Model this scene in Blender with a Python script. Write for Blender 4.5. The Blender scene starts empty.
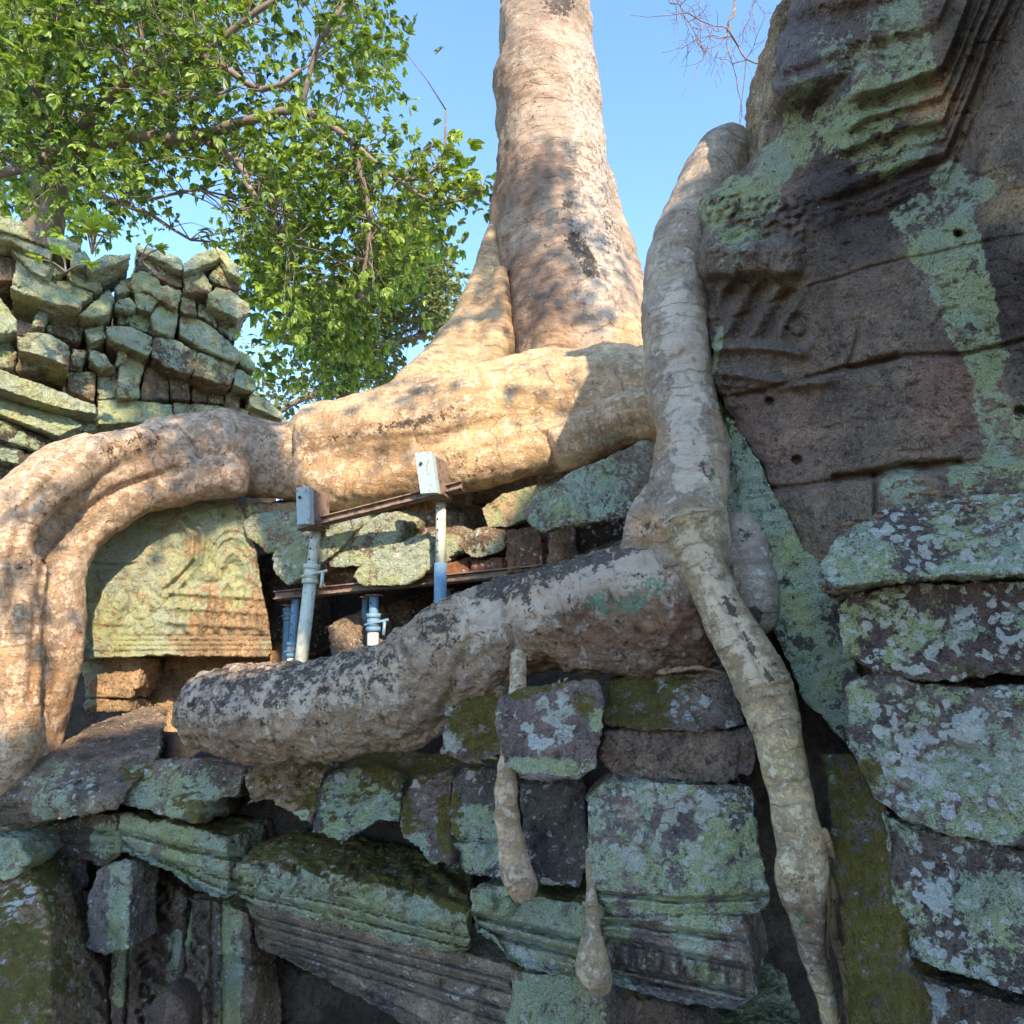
import bpy, math, random
import numpy as np
from mathutils import Vector
random.seed(7); RNG = np.random.default_rng(11)
scene = bpy.context.scene
COL = scene.collection

# ------------------------------------------------------------------ camera
F = 700.0
PITCH = math.radians(15)
CAM = np.array([0.0, 0.0, 3.0])
cp, sp_ = math.cos(PITCH), math.sin(PITCH)
FWD = np.array([0, cp, sp_]); UPV = np.array([0, -sp_, cp]); RGT = np.array([1.0, 0, 0])
cd = bpy.data.cameras.new('camera'); cam = bpy.data.objects.new('camera', cd); COL.objects.link(cam)
cam.location = CAM; cam.rotation_euler = (math.radians(90) + PITCH, 0, 0)
cd.sensor_width = 36; cd.lens = F / 1024 * 36; cd.clip_end = 3000; cd.clip_start = 0.05
scene.camera = cam

# ------------------------------------------------------------------ light
SUN = np.array([0.30, -0.80, 0.48]); SUN /= np.linalg.norm(SUN)      # towards the sun
w = bpy.data.worlds.new('World'); scene.world = w; w.use_nodes = True
nt = w.node_tree; bg = nt.nodes['Background']
sky = nt.nodes.new('ShaderNodeTexSky'); sky.sky_type = 'NISHITA'; sky.sun_disc = False
sky.sun_elevation = math.asin(SUN[2]); sky.sun_rotation = math.atan2(SUN[0], SUN[1])
sky.air_density = 1.0; sky.dust_density = 0.1; sky.ozone_density = 4.8; sky.altitude = 1200
nt.links.new(sky.outputs[0], bg.inputs[0]); bg.inputs[1].default_value = 0.15
sd = bpy.data.lights.new('sun', 'SUN'); sun = bpy.data.objects.new('sun', sd); COL.objects.link(sun)
sd.energy = 2.0; sd.angle = math.radians(0.6); sd.color = (1.0, 0.86, 0.68)
sun.rotation_euler = Vector(SUN).to_track_quat('Z', 'Y').to_euler()
scene.view_settings.view_transform = 'Standard'; scene.view_settings.look = 'None'
scene.view_settings.gamma = 1; scene.view_settings.exposure = 2.22
scene.cycles.max_bounces = 6; scene.cycles.diffuse_bounces = 4

# ------------------------------------------------------------------ helpers
def ray(px, py):
    u = (np.asarray(px, float) - 512) / F; v = (512 - np.asarray(py, float)) / F
    return FWD + u[..., None] * RGT + v[..., None] * UPV
def P(px, py, t):
    return CAM + ray(np.asarray(px, float), np.asarray(py, float)) * np.asarray(t, float)[..., None]
def proj(V):
    d = V - CAM; z = d @ FWD
    return 512 + F * (d @ RGT) / z, 512 - F * (d @ UPV) / z, z
def vert(py, y0):                        # depth factor of an upright surface against its depth at row y0
    f = lambda y: cp - (512 - y) / F * sp_
    return f(y0) / f(py)

def _hash(ix, iy, iz):
    h = (ix.astype(np.uint32) * np.uint32(374761393) + iy.astype(np.uint32) * np.uint32(668265263) + iz.astype(np.uint32) * np.uint32(2147483647 - 40503))
    h = (h ^ (h >> np.uint32(13))) * np.uint32(1274126177)
    h = h ^ (h >> np.uint32(16))
    return (h & np.uint32(0xffff)).astype(np.float32) / 65535.0
def vnoise(Q):
    with np.errstate(over='ignore'):
        i = np.floor(Q).astype(np.int64); f = (Q - i).astype(np.float32); f = f * f * (3 - 2 * f)
        r = 0
        for dx in (0, 1):
            wx = f[:, 0] if dx else 1 - f[:, 0]
            for dy in (0, 1):
                wy = f[:, 1] if dy else 1 - f[:, 1]
                for dz in (0, 1):
                    wz = f[:, 2] if dz else 1 - f[:, 2]
                    r = r + wx * wy * wz * _hash(i[:, 0] + dx, i[:, 1] + dy, i[:, 2] + dz)
    return r * 2 - 1
def fbm(V, scale, octv=3, seed=0.0):
    r = 0; a = 1; Q = V * scale + seed * 17.3 + 101.7
    for _ in range(octv):
        r = r + a * vnoise(Q); a *= 0.5; Q = Q * 2.03 + 5.1
    return r

def tag(o, label=None, cat=None, group=None, kind=None):
    if label: o['label'] = label
    if cat: o['category'] = cat
    if group: o['group'] = group
    if kind: o['kind'] = kind
    return o
def empty(name, loc):
    o = bpy.data.objects.new(name, None); COL.objects.link(o); o.location = loc; o.empty_display_size = .1
    return o
def newmesh(name, V, Fc):
    me = bpy.data.meshes.new(name); me.from_pydata([tuple(v) for v in V], [], Fc); me.update(); return me
def remesh(V, Fc, vox):
    me = newmesh('tmp', V, Fc)
    o = bpy.data.objects.new('tmp', me); COL.objects.link(o)
    m = o.modifiers.new('r', 'REMESH'); m.mode = 'VOXEL'; m.voxel_size = vox; m.adaptivity = 0
    dg = bpy.context.evaluated_depsgraph_get()
    out = bpy.data.meshes.new_from_object(o.evaluated_get(dg))
    bpy.data.objects.remove(o); bpy.data.meshes.remove(me)
    return out
def getV(me):
    a = np.empty(len(me.vertices) * 3); me.vertices.foreach_get('co', a); return a.reshape(-1, 3)
def setV(me, V): me.vertices.foreach_set('co', V.ravel()); me.update()
def getN(me):
    a = np.empty(len(me.vertices) * 3); me.vertex_normals.foreach_get('vector', a); return a.reshape(-1, 3)
def smooth(me, V, it, keep=0.0):
    e = np.empty(len(me.edges) * 2, dtype=np.int64); me.edges.foreach_get('vertices', e); e = e.reshape(-1, 2)
    n = len(V); cnt = np.bincount(e.ravel(), minlength=n).astype(float); cnt[cnt == 0] = 1
    for _ in range(it):
        S = np.empty_like(V)
        for k in range(3):
            S[:, k] = np.bincount(e[:, 0], V[e[:, 1], k], n) + np.bincount(e[:, 1], V[e[:, 0], k], n)
        V = V * 0.35 + 0.65 * S / cnt[:, None]
    return V
def fattr(me, name, arr):
    a = me.attributes.new(name, 'FLOAT', 'POINT'); a.data.foreach_set('value', np.ascontiguousarray(arr, dtype=np.float32))
def cattr(me, name, arr):
    a = me.attributes.new(name, 'FLOAT_COLOR', 'POINT')
    c = np.ones((len(arr), 4), np.float32); c[:, :3] = arr; a.data.foreach_set('color', c.ravel())
def sst(a, b, x): x = np.clip((x - a) / (b - a), 0, 1); return x * x * (3 - 2 * x)
def segd(px, py, x1, y1, x2, y2):
    dx, dy = x2 - x1, y2 - y1; L = dx * dx + dy * dy + 1e-9
    k = np.clip(((px - x1) * dx + (py - y1) * dy) / L, 0, 1)
    return np.hypot(px - x1 - k * dx, py - y1 - k * dy)
def polyd(px, py, pts):
    d = 1e9
    for a, b in zip(pts[:-1], pts[1:]): d = np.minimum(d, segd(px, py, a[0], a[1], b[0], b[1]))
    return d
def blobs(px, py, base, lst):
    r = np.full(px.shape, float(base))
    for b in lst or []:
        if len(b) == 4: d = np.hypot(px - b[0], py - b[1]); rr, am = b[2], b[3]
        else: d = segd(px, py, *b[:4]); rr, am = b[4], b[5]
        f = 1 - sst(rr * 0.25, rr * 1.5, d)
        r = r + am * f
    return r
def link(name, me, mat, parent=None, org=None):
    o = bpy.data.objects.new(name, me); COL.objects.link(o)
    me.materials.clear(); me.materials.append(mat)
    me.polygons.foreach_set('use_smooth', np.ones(len(me.polygons), bool))
    V = getV(me)
    if parent is None:
        c = org if org is not None else np.array([V[:, 0].mean(), V[:, 1].mean(), V[:, 2].min()])
        setV(me, V - c); o.location = c
    else:
        c = np.array(parent.location); pp = parent.parent
        if pp is not None: c = c + np.array(pp.location)
        setV(me, V - c); o.parent = parent
    return o

# ------------------------------------------------------------------ materials
def N(nt, t, **k):
    n = nt.nodes.new(t)
    for a, b in k.items(): setattr(n, a, b)
    return n
class G:
    def __init__(s, name):
        s.m = bpy.data.materials.new(name); s.m.use_nodes = True; s.nt = s.m.node_tree
        s.b = s.nt.nodes['Principled BSDF']; s.b.inputs['Roughness'].default_value = .9
        s.b.inputs['Specular IOR Level'].default_value = .25
        s.pos = N(s.nt, 'ShaderNodeNewGeometry').outputs['Position']
    def L(s, a, b): s.nt.links.new(a, b)
    def attr(s, n, col=False):
        a = N(s.nt, 'ShaderNodeAttribute', attribute_name=n); return a.outputs['Color' if col else 'Fac']
    def vec(s, sc, src=None):
        n = N(s.nt, 'ShaderNodeVectorMath', operation='MULTIPLY'); s.L(src or s.pos, n.inputs[0]); n.inputs[1].default_value = sc; return n.outputs[0]
    def noise(s, sc, det=4, rough=.55, src=None, dist=0.0):
        n = N(s.nt, 'ShaderNodeTexNoise'); n.inputs['Scale'].default_value = sc; n.inputs['Detail'].default_value = det
        n.inputs['Roughness'].default_value = rough; n.inputs['Distortion'].default_value = dist
        s.L(src or s.pos, n.inputs['Vector']); return n.outputs['Fac']
    def vor(s, sc, src=None, feat='F1'):
        n = N(s.nt, 'ShaderNodeTexVoronoi', feature=feat); n.inputs['Scale'].default_value = sc; s.L(src or s.pos, n.inputs['Vector']); return n
    def math(s, op, a, b=None, clamp=False):
        n = N(s.nt, 'ShaderNodeMath', operation=op, use_clamp=clamp)
        for i, x in enumerate((a, b)):
            if x is None: continue
            if isinstance(x, (int, float)): n.inputs[i].default_value = x
            else: s.L(x, n.inputs[i])
        return n.outputs[0]
    def ramp(s, x, a, b, lo=0.0, hi=1.0):
        n = N(s.nt, 'ShaderNodeMapRange', interpolation_type='SMOOTHSTEP'); s.L(x, n.inputs['Value'])
        n.inputs['From Min'].default_value = a; n.inputs['From Max'].default_value = b
        n.inputs['To Min'].default_value = lo; n.inputs['To Max'].default_value = hi; return n.outputs[0]
    def mix(s, f, a, b, mode='MIX'):
        n = N(s.nt, 'ShaderNodeMix', data_type='RGBA', blend_type=mode)
        for i, x in ((0, f), (6, a), (7, b)):
            if isinstance(x, (int, float)): n.inputs[i].default_value = x
            elif isinstance(x, tuple): n.inputs[i].default_value = (*x, 1)
            else: s.L(x, n.inputs[i])
        return n.outputs[2]
    def bump(s, h, strength, dist, nrm=None):
        n = N(s.nt, 'ShaderNodeBump'); n.inputs['Strength'].default_value = strength; n.inputs['Distance'].default_value = dist
        s.L(h, n.inputs['Height'])
        if nrm is not None: s.L(nrm, n.inputs['Normal'])
        return n.outputs[0]
    def done(s, col, nrm=None, rough=None):
        s.L(col, s.b.inputs['Base Color'])
        if nrm is not None: s.L(nrm, s.b.inputs['Normal'])
        if rough is not None: s.b.inputs['Roughness'].default_value = rough
        return s.m

def stone_material():
    g = G('weathered_sandstone')
    tone = g.mix(1.0, g.attr('tone', True), (2.0, 1.74, 1.42), 'MULTIPLY')
    n1 = g.noise(2.3, 5, .6); n2 = g.noise(9, 6, .65); n3 = g.noise(38, 5, .7); n4 = g.noise(150, 3, .6)
    c = g.mix(g.ramp(n1, .38, .62), g.mix(1.0, tone, (.58, .58, .62), 'MULTIPLY'), g.mix(1.0, tone, (1.25, 1.17, 1.08), 'MULTIPLY'))
    c = g.mix(g.ramp(n2, .30, .70, 0, .75), c, g.mix(1.0, tone, (.62, .57, .55), 'MULTIPLY'))
    c = g.mix(g.ramp(n3, .52, .70, 0, .45), c, (.035, .032, .03))
    # black crust in broad stains
    c = g.mix(g.ramp(g.noise(1.7, 7, .75), .56, .66, 0, .55), c, (.045, .042, .042))
    c = g.mix(g.ramp(g.noise(20, 6, .75), .47, .33, 0, .75), c, (.03, .026, .023))  # finer dark crust, also painted to read as shading in pits
    # rain streaks
    stv = g.noise(5, 6, .7, src=g.vec((1, 1, .16))); c = g.mix(g.ramp(stv, .54, .70, 0, .55), c, (.05, .044, .04)); c = g.mix(g.ramp(stv, .44, .30, 0, .35), c, g.mix(1.0, tone, (1.7, 1.6, 1.5), 'MULTIPLY'))
    # pitted grain
    gr = g.noise(75, 4, .75); c = g.mix(g.ramp(gr, .50, .68, 0, .5), c, (.03, .026, .022)); c = g.mix(g.ramp(gr, .46, .30, 0, .35), c, g.mix(1.0, tone, (1.9, 1.8, 1.7), 'MULTIPLY'))
    # mint algae
    gv = g.math('ADD', g.math('ADD', g.noise(7.5, 9, .76, dist=.3), g.attr('g')), g.math('MULTIPLY', g.math('SUBTRACT', n3, .5), .35))
    gf = g.ramp(gv, .49, .54)
    gc = g.mix(g.noise(14, 4, .6), (.42, .48, .28), (.76, .82, .58))
    gc = g.mix(g.ramp(n4, .35, .6, .5, 0), gc, (.09, .13, .08)); gc = g.mix(g.ramp(g.noise(3, 3), .4, .6), gc, g.mix(1.0, gc, (1.08, 1.02, .72), 'MULTIPLY'))
    c = g.mix(g.math('MULTIPLY', gf, .82), c, gc)
    # pale crustose lichen in rosettes
    vsrc = N(g.nt, 'ShaderNodeVectorMath', operation='ADD'); g.L(g.pos, vsrc.inputs[0])
    nz = N(g.nt, 'ShaderNodeTexNoise'); nz.inputs['Scale'].default_value = 14; g.L(g.pos, nz.inputs['Vector'])
    sc = N(g.nt, 'ShaderNodeVectorMath', operation='SCALE'); g.L(nz.outputs['Color'], sc.inputs[0]); sc.inputs['Scale'].default_value = .09
    g.L(sc.outputs[0], vsrc.inputs[1])
    v1 = g.vor(19, vsrc.outputs[0]); d1 = v1.outputs['Distance']
    ring = g.math('ADD', g.ramp(d1, .58, .16, 0, .26), g.math('MULTIPLY', g.ramp(g.math('ABSOLUTE', g.math('SUBTRACT', d1, .34)), .0, .07, 1, 0), .10))
    wv = g.math('ADD', g.math('ADD', g.noise(10, 8, .75), g.attr('w')), ring)
    wv = g.math('ADD', wv, g.math('MULTIPLY', g.math('SUBTRACT', n3, .5), .5))
    wf = g.ramp(wv, .58, .65)
    wc = g.mix(n2, (.56, .53, .45), (.86, .82, .71))
    wc = g.mix(g.ramp(g.noise(1.9, 3), .45, .6, 0, .7), wc, (.62, .60, .40))
    c = g.mix(g.math('MULTIPLY', wf, .9), c, wc)
    # olive moss
    mv = g.math('ADD', g.math('ADD', g.noise(7, 9, .75), g.attr('m')), g.math('MULTIPLY', g.math('SUBTRACT', n3, .5), .4))
    mf = g.ramp(mv, .47, .56)
    mc = g.mix(g.noise(24, 5, .7), (.085, .062, .012), (.29, .21, .035))
    c = g.mix(g.math('MULTIPLY', mf, .95), c, mc)
    h = g.math('ADD', g.math('MULTIPLY', n2, .55), g.math('MULTIPLY', n3, .35))
    h = g.math('ADD', h, g.math('MULTIPLY', g.ramp(g.noise(26, 3, .5), .36, .5), .28))
    h = g.math('ADD', h, g.math('MULTIPLY', wf, .06)); h = g.math('ADD', h, g.math('MULTIPLY', gr, .16))
    b = g.bump(h, 1.0, .055); b = g.bump(n4, .9, .010, b)
    return g.done(c, b, .93)
STONE = stone_material()

def bark_material():
    g = G('pale_bark')
    tone = g.mix(1.0, g.attr('tone', True), (1.22, 1.06, .84), 'MULTIPLY'); u = g.attr('u')
    n1 = g.noise(1.7, 5, .6); n2 = g.noise(8, 6, .68); n3 = g.noise(34, 5, .7); n4 = g.noise(130, 3, .6)
    c = g.mix(g.ramp(n1, .36, .64), g.mix(1.0, tone, (.72, .68, .66), 'MULTIPLY'), g.mix(1.0, tone, (1.22, 1.18, 1.12), 'MULTIPLY'))
    c = g.mix(g.ramp(n2, .42, .70, 0, .75), c, g.mix(1.0, tone, (.55, .43, .34), 'MULTIPLY'))
    st = g.noise(2.2, 7, .72, src=g.vec((1, 1, 6.5)), dist=.3); c = g.mix(g.ramp(st, .50, .66, 0, .6), c, g.mix(1.0, tone, (.50, .40, .32), 'MULTIPLY')); c = g.mix(g.ramp(st, .48, .34, 0, .5), c, g.mix(1.0, tone, (1.45, 1.42, 1.35), 'MULTIPLY'))
    gr = g.noise(70, 4, .75); c = g.mix(g.ramp(gr, .50, .70, 0, .45), c, g.mix(1.0, tone, (.35, .28, .22), 'MULTIPLY'))
    # flaked paler patches
    fl = g.ramp(g.math('ADD', g.noise(14, 9, .8), g.attr('w')), .50, .60)
    c = g.mix(g.math('MULTIPLY', fl, .55), c, g.mix(.5, (.60, .51, .40), g.mix(1.0, tone, (1.5, 1.5, 1.5), 'MULTIPLY')))
    # girth rings across the limb
    uu = g.math('ADD', g.math('MULTIPLY', u, 10.0), g.math('MULTIPLY', g.noise(1.6, 4, .6), 2.2))
    wv = g.math('FRACT', uu); rg = g.ramp(g.math('ABSOLUTE', g.math('SUBTRACT', wv, .5)), .01, .08, 1, 0)
    rg = g.math('MULTIPLY', rg, g.ramp(g.noise(5, 4), .44, .54))
    c = g.mix(g.math('MULTIPLY', rg, .42), c, g.mix(1.0, tone, (.30, .22, .17), 'MULTIPLY'))
    # dark crust
    kv = g.math('ADD', g.math('ADD', g.noise(16, 7, .75), g.attr('k')), g.math('MULTIPLY', g.math('SUBTRACT', n3, .5), .5))
    kf = g.ramp(kv, .54, .60)
    c = g.mix(g.math('MULTIPLY', kf, .85), c, (.050, .036, .028))
    gv = g.math('ADD', g.math('ADD', g.noise(9, 7, .75), g.attr('g')), g.math('MULTIPLY', g.math('SUBTRACT', n3, .5), .4))
    gf = g.ramp(gv, .5, .58)
    c = g.mix(g.math('MULTIPLY', gf, .8), c, g.mix(n3, (.07, .12, .06), (.20, .32, .20)))
    h = g.math('ADD', g.math('MULTIPLY', n2, .6), g.math('MULTIPLY', n3, .45)); h = g.math('ADD', h, g.math('MULTIPLY', st, .35)); h = g.math('ADD', h, g.math('MULTIPLY', gr, .14))
    h = g.math('ADD', h, g.math('MULTIPLY', rg, -.22)); h = g.math('ADD', h, g.math('MULTIPLY', fl, .12)); h = g.math('ADD', h, g.math('MULTIPLY', kf, .10))
    b = g.bump(h, 1.0, .034); b = g.bump(n4, .5, .005, b)
    return g.done(c, b, .85)
BARK = bark_material()

def leaf_material(name, c1, c2, trans):
    g = G(name); a = g.attr('lv')
    c = g.mix(a, c1, c2)
    g.L(c, g.b.inputs['Base Color']); g.b.inputs['Roughness'].default_value = .45; g.b.inputs['Specular IOR Level'].default_value = .5
    t = N(g.nt, 'ShaderNodeBsdfTranslucent'); g.L(g.mix(1.0, c, (1.5, 1.5, .7), 'MULTIPLY'), t.inputs['Color'])
    mx = N(g.nt, 'ShaderNodeMixShader'); mx.inputs[0].default_value = trans
    g.L(g.b.outputs[0], mx.inputs[1]); g.L(t.outputs[0], mx.inputs[2])
    g.L(mx.outputs[0], g.nt.nodes['Material Output'].inputs['Surface']); return g.m
LEAF = leaf_material('broad_leaf', (.035, .085, .022), (.34, .43, .06), .35)
LEAF_FAR = leaf_material('distant_leaf', (.09, .13, .05), (.27, .28, .09), .3)  # greyer, flatter greens put distance haze into the leaf colour
LEAF_DRY = leaf_material('dry_leaf', (.14, .075, .035), (.34, .19, .09), .1)

def paint_material(name, c1, c2, metal=0, rough=.55, th=.55):
    g = G(name)
    n = g.noise(14, 6, .7); s = g.noise(60, 4, .7)
    c = g.mix(g.ramp(n, th, th + .08), c1, c2)
    c = g.mix(g.ramp(s, .55, .75, 0, .35), c, (.10, .07, .05)); c = g.mix(g.ramp(g.noise(9, 6, .75, src=g.vec((3, 3, 1))), .56, .66, 0, .7), c, (.20, .10, .05))
    g.b.inputs['Metallic'].default_value = metal
    return g.done(c, g.bump(s, .25, .002), rough)
PROP = paint_material('pale_green_steel', (.52, .53, .42), (.36, .35, .28), th=.52)
PROP_B = paint_material('blue_grey_steel', (.14, .25, .34), (.22, .30, .33), th=.52)
RUST = paint_material('rusty_brown_steel', (.24, .16, .11), (.12, .08, .06), rough=.8, th=.5)
PLATE = paint_material('pale_grey_steel', (.36, .42, .40), (.28, .31, .30))
TWIG = paint_material('twig_bark', (.20, .15, .11), (.32, .27, .22), rough=.9)

GREY = (.215, .180, .150); BROWN = (.25, .185, .13); DARK = (.125, .105, .09); TAN = (.38, .30, .20); PURP = (.19, .145, .135)

# ------------------------------------------------------------------ builders
def finish_stone(name, me, tone=GREY, g=-.10, w=-.17, m=-.32, gb=None, wb=None, mb=None, up=.3, rough=1.0, sm=2,
                 carve=None, parent=None, seed=0, vox=.01, tb=None, amp=None):
    V = getV(me); V = smooth(me, V, sm); setV(me, V); Nn = getN(me)
    size = np.ptp(V, axis=0).max()
    a = amp if amp is not None else min(.035, size * .05) * rough
    d = fbm(V, 2.2 / max(size, .25) * 1.2, 2, seed) * a * .7 + fbm(V, 8, 4, seed + 3) * a * .40
    rd = 1 - np.abs(fbm(V, 4.5, 2, seed + 21)); d = d - sst(.86, 1.0, rd) * .010 * rough
    rr = fbm(V, 22, 2, seed + 5); d = d + (rr - .8 * sst(.2, .9, rr)) * .011 * rough + fbm(V, 50, 2, seed + 6) * .0045 * rough
    pit = fbm(V, 11, 2, seed + 9); d = d - sst(.55, 1.0, pit) * .02 * rough
    V = V + Nn * d[:, None]
    px, py, t = proj(V)
    if carve is not None:
        tc = CAM - V; tc /= np.linalg.norm(tc, axis=1)[:, None]
        fc = sst(.0, .45, (Nn * tc).sum(1))
        V = V + tc * (carve(px, py) * fc)[:, None]
    setV(me, V); Nn = getN(me)
    upn = sst(.25, .8, Nn[:, 2])
    fattr(me, 'g', np.minimum(blobs(px, py, g + .02, gb), .085)); fattr(me, 'w', np.minimum(blobs(px, py, w, wb), .26))
    fattr(me, 'm', np.minimum(blobs(px, py, m, mb) + up * upn, .10))
    tn = np.tile(np.array(tone), (len(V), 1)) * (1 + .10 * random.uniform(-1, 1))
    for (x, y, r, c) in tb or []:
        f = (1 - sst(r * .5, r * 1.3, np.hypot(px - x, py - y) + 12 * fbm(V, 6, 2)))[:, None]; tn = tn * (1 - f) + np.array(c) * f
    cattr(me, 'tone', tn)
    return link(name, me, STONE, parent)

def tfun(poly, t, lean=0.0):
    xs = [p[0] for p in poly]; ys = [p[1] for p in poly]
    x0, x1, yc = min(xs), max(xs), (min(ys) + max(ys)) / 2
    tl, tr = t if isinstance(t, tuple) else (t, t)
    return lambda x, y: (tl + (tr - tl) * (x - x0) / max(1e-6, x1 - x0)) * vert(y, yc) + lean * (yc - y) / 100

def prism_geo(poly, t, depth, lean=0.0, ext=None, shrink=.9):
    f = tfun(poly, t, lean)
    A = np.array([P(x, y, f(x, y)) for x, y in poly])
    c = A.mean(0)
    nrm = np.zeros(3)
    for i in range(len(A)): nrm += np.cross(A[i] - c, A[(i + 1) % len(A)] - c)
    nrm /= np.linalg.norm(nrm)
    if nrm @ (c - CAM) < 0: nrm = -nrm
    e = np.array(ext) if ext is not None else nrm * .75 + (c - CAM) / np.linalg.norm(c - CAM) * .25
    if ext is None: e[2] = 0
    e = e / np.linalg.norm(e) * depth
    B = (A - c) * shrink + c + e
    n = len(A); V = np.vstack([A, B])
    fc = [tuple(range(n)), tuple(range(2 * n - 1, n - 1, -1))] + [(i + n, (i + 1) % n + n, (i + 1) % n, i) for i in range(n)]
    return V, fc, t if not isinstance(t, tuple) else sum(t) / 2

def fixn(V, fc):
    import bmesh
    bm = bmesh.new(); vs = [bm.verts.new(v) for v in V]
    for f in fc: bm.faces.new([vs[i] for i in f])
    bmesh.ops.recalc_face_normals(bm, faces=bm.faces); bmesh.ops.triangulate(bm, faces=bm.faces)
    bm.verts.index_update()
    r = [tuple(v.index for v in f.verts) for f in bm.faces]; bm.free(); return r

def stone(name, poly, t, depth=.5, lean=0.0, ext=None, vpx=2.6, shrink=.92, label=None, cat='stone block', group=None, **k):
    V, fc, tm = prism_geo(poly, t, depth, lean, ext, shrink)
    vox = tm * vpx / F
    me = remesh(V, fixn(V, fc), vox)
    o = finish_stone(name, me, vox=vox, **k)
    if k.get('parent') is None and label: tag(o, label, cat, group)
    return o
def hullstone(name, pts, vpx=2.0, label=None, cat='stone block', group=None, **k):
    import bmesh
    bm = bmesh.new()
    for p in pts: bm.verts.new(P(*[np.float64(q) for q in p]))
    bmesh.ops.convex_hull(bm, input=bm.verts); bmesh.ops.triangulate(bm, faces=bm.faces)
    loose = [v for v in bm.verts if not v.link_faces]
    for v in loose: bm.verts.remove(v)
    bm.verts.index_update(); bm.faces.ensure_lookup_table()
    V = [tuple(v.co) for v in bm.verts]; fc = [tuple(v.index for v in f.verts) for f in bm.faces]; bm.free()
    tm = np.mean([p[2] for p in pts]); vox = tm * vpx / F
    me = remesh(V, fixn(V, fc), vox)
    o = finish_stone(name, me, vox=vox, **k)
    if k.get('parent') is None and label: tag(o, label, cat, group)
    return o

def spline(pts, step):
    A = np.array(pts, float); A = np.vstack([2 * A[0] - A[1], A, 2 * A[-1] - A[-2]]); out = []
    for i in range(1, len(A) - 2):
        L = np.linalg.norm(A[i + 1, :3] - A[i, :3]); n = max(2, int(L / step))
        for k in range(n):
            s = k / n; p0, p1, p2, p3 = A[i - 1:i + 3]
            out.append(.5 * ((2 * p1) + (-p0 + p2) * s + (2 * p0 - 5 * p1 + 4 * p2 - p3) * s * s + (-p0 + 3 * p1 - 3 * p2 + p3) * s ** 3))
    out.append(A[-2]); return np.array(out)
def wpath(pts):                         # (px,py,t,rpx) -> world xyz + radius
    return [(*P(p[0], p[1], p[2]), p[3] * p[2] / F) for p in pts]
def tube_geo(S, seg=20, squash=None):
    V = []; Fc = []; prev = np.array([0.3, 0.2, 1.0]); n = len(S)
    for i in range(n):
        a, b = S[max(0, i - 1), :3], S[min(n - 1, i + 1), :3]; T = b - a; T /= np.linalg.norm(T) + 1e-9
        x = prev - T * (prev @ T); x /= np.linalg.norm(x) + 1e-9; prev = x; y = np.cross(T, x)
        for k in range(seg):
            an = 2 * math.pi * k / seg
            V.append(S[i, :3] + (x * math.cos(an) + y * math.sin(an)) * S[i, 3])
        if i:
            for k in range(seg):
                k2 = (k + 1) % seg; o = (i - 1) * seg
                Fc.append((o + k, o + k2, o + seg + k2, o + seg + k))
    # rounded ends
    T0 = S[0, :3] - S[1, :3]; T0 /= np.linalg.norm(T0); T1 = S[-1, :3] - S[-2, :3]; T1 /= np.linalg.norm(T1)
    a = len(V); V.append(S[0, :3] + T0 * S[0, 3] * .55); V.append(S[-1, :3] + T1 * S[-1, 3] * .55)
    for k in range(seg):
        k2 = (k + 1) % seg
        Fc.append((a, k2, k)); Fc.append((a + 1, (n - 1) * seg + k, (n - 1) * seg + k2))
    return V, Fc

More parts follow.
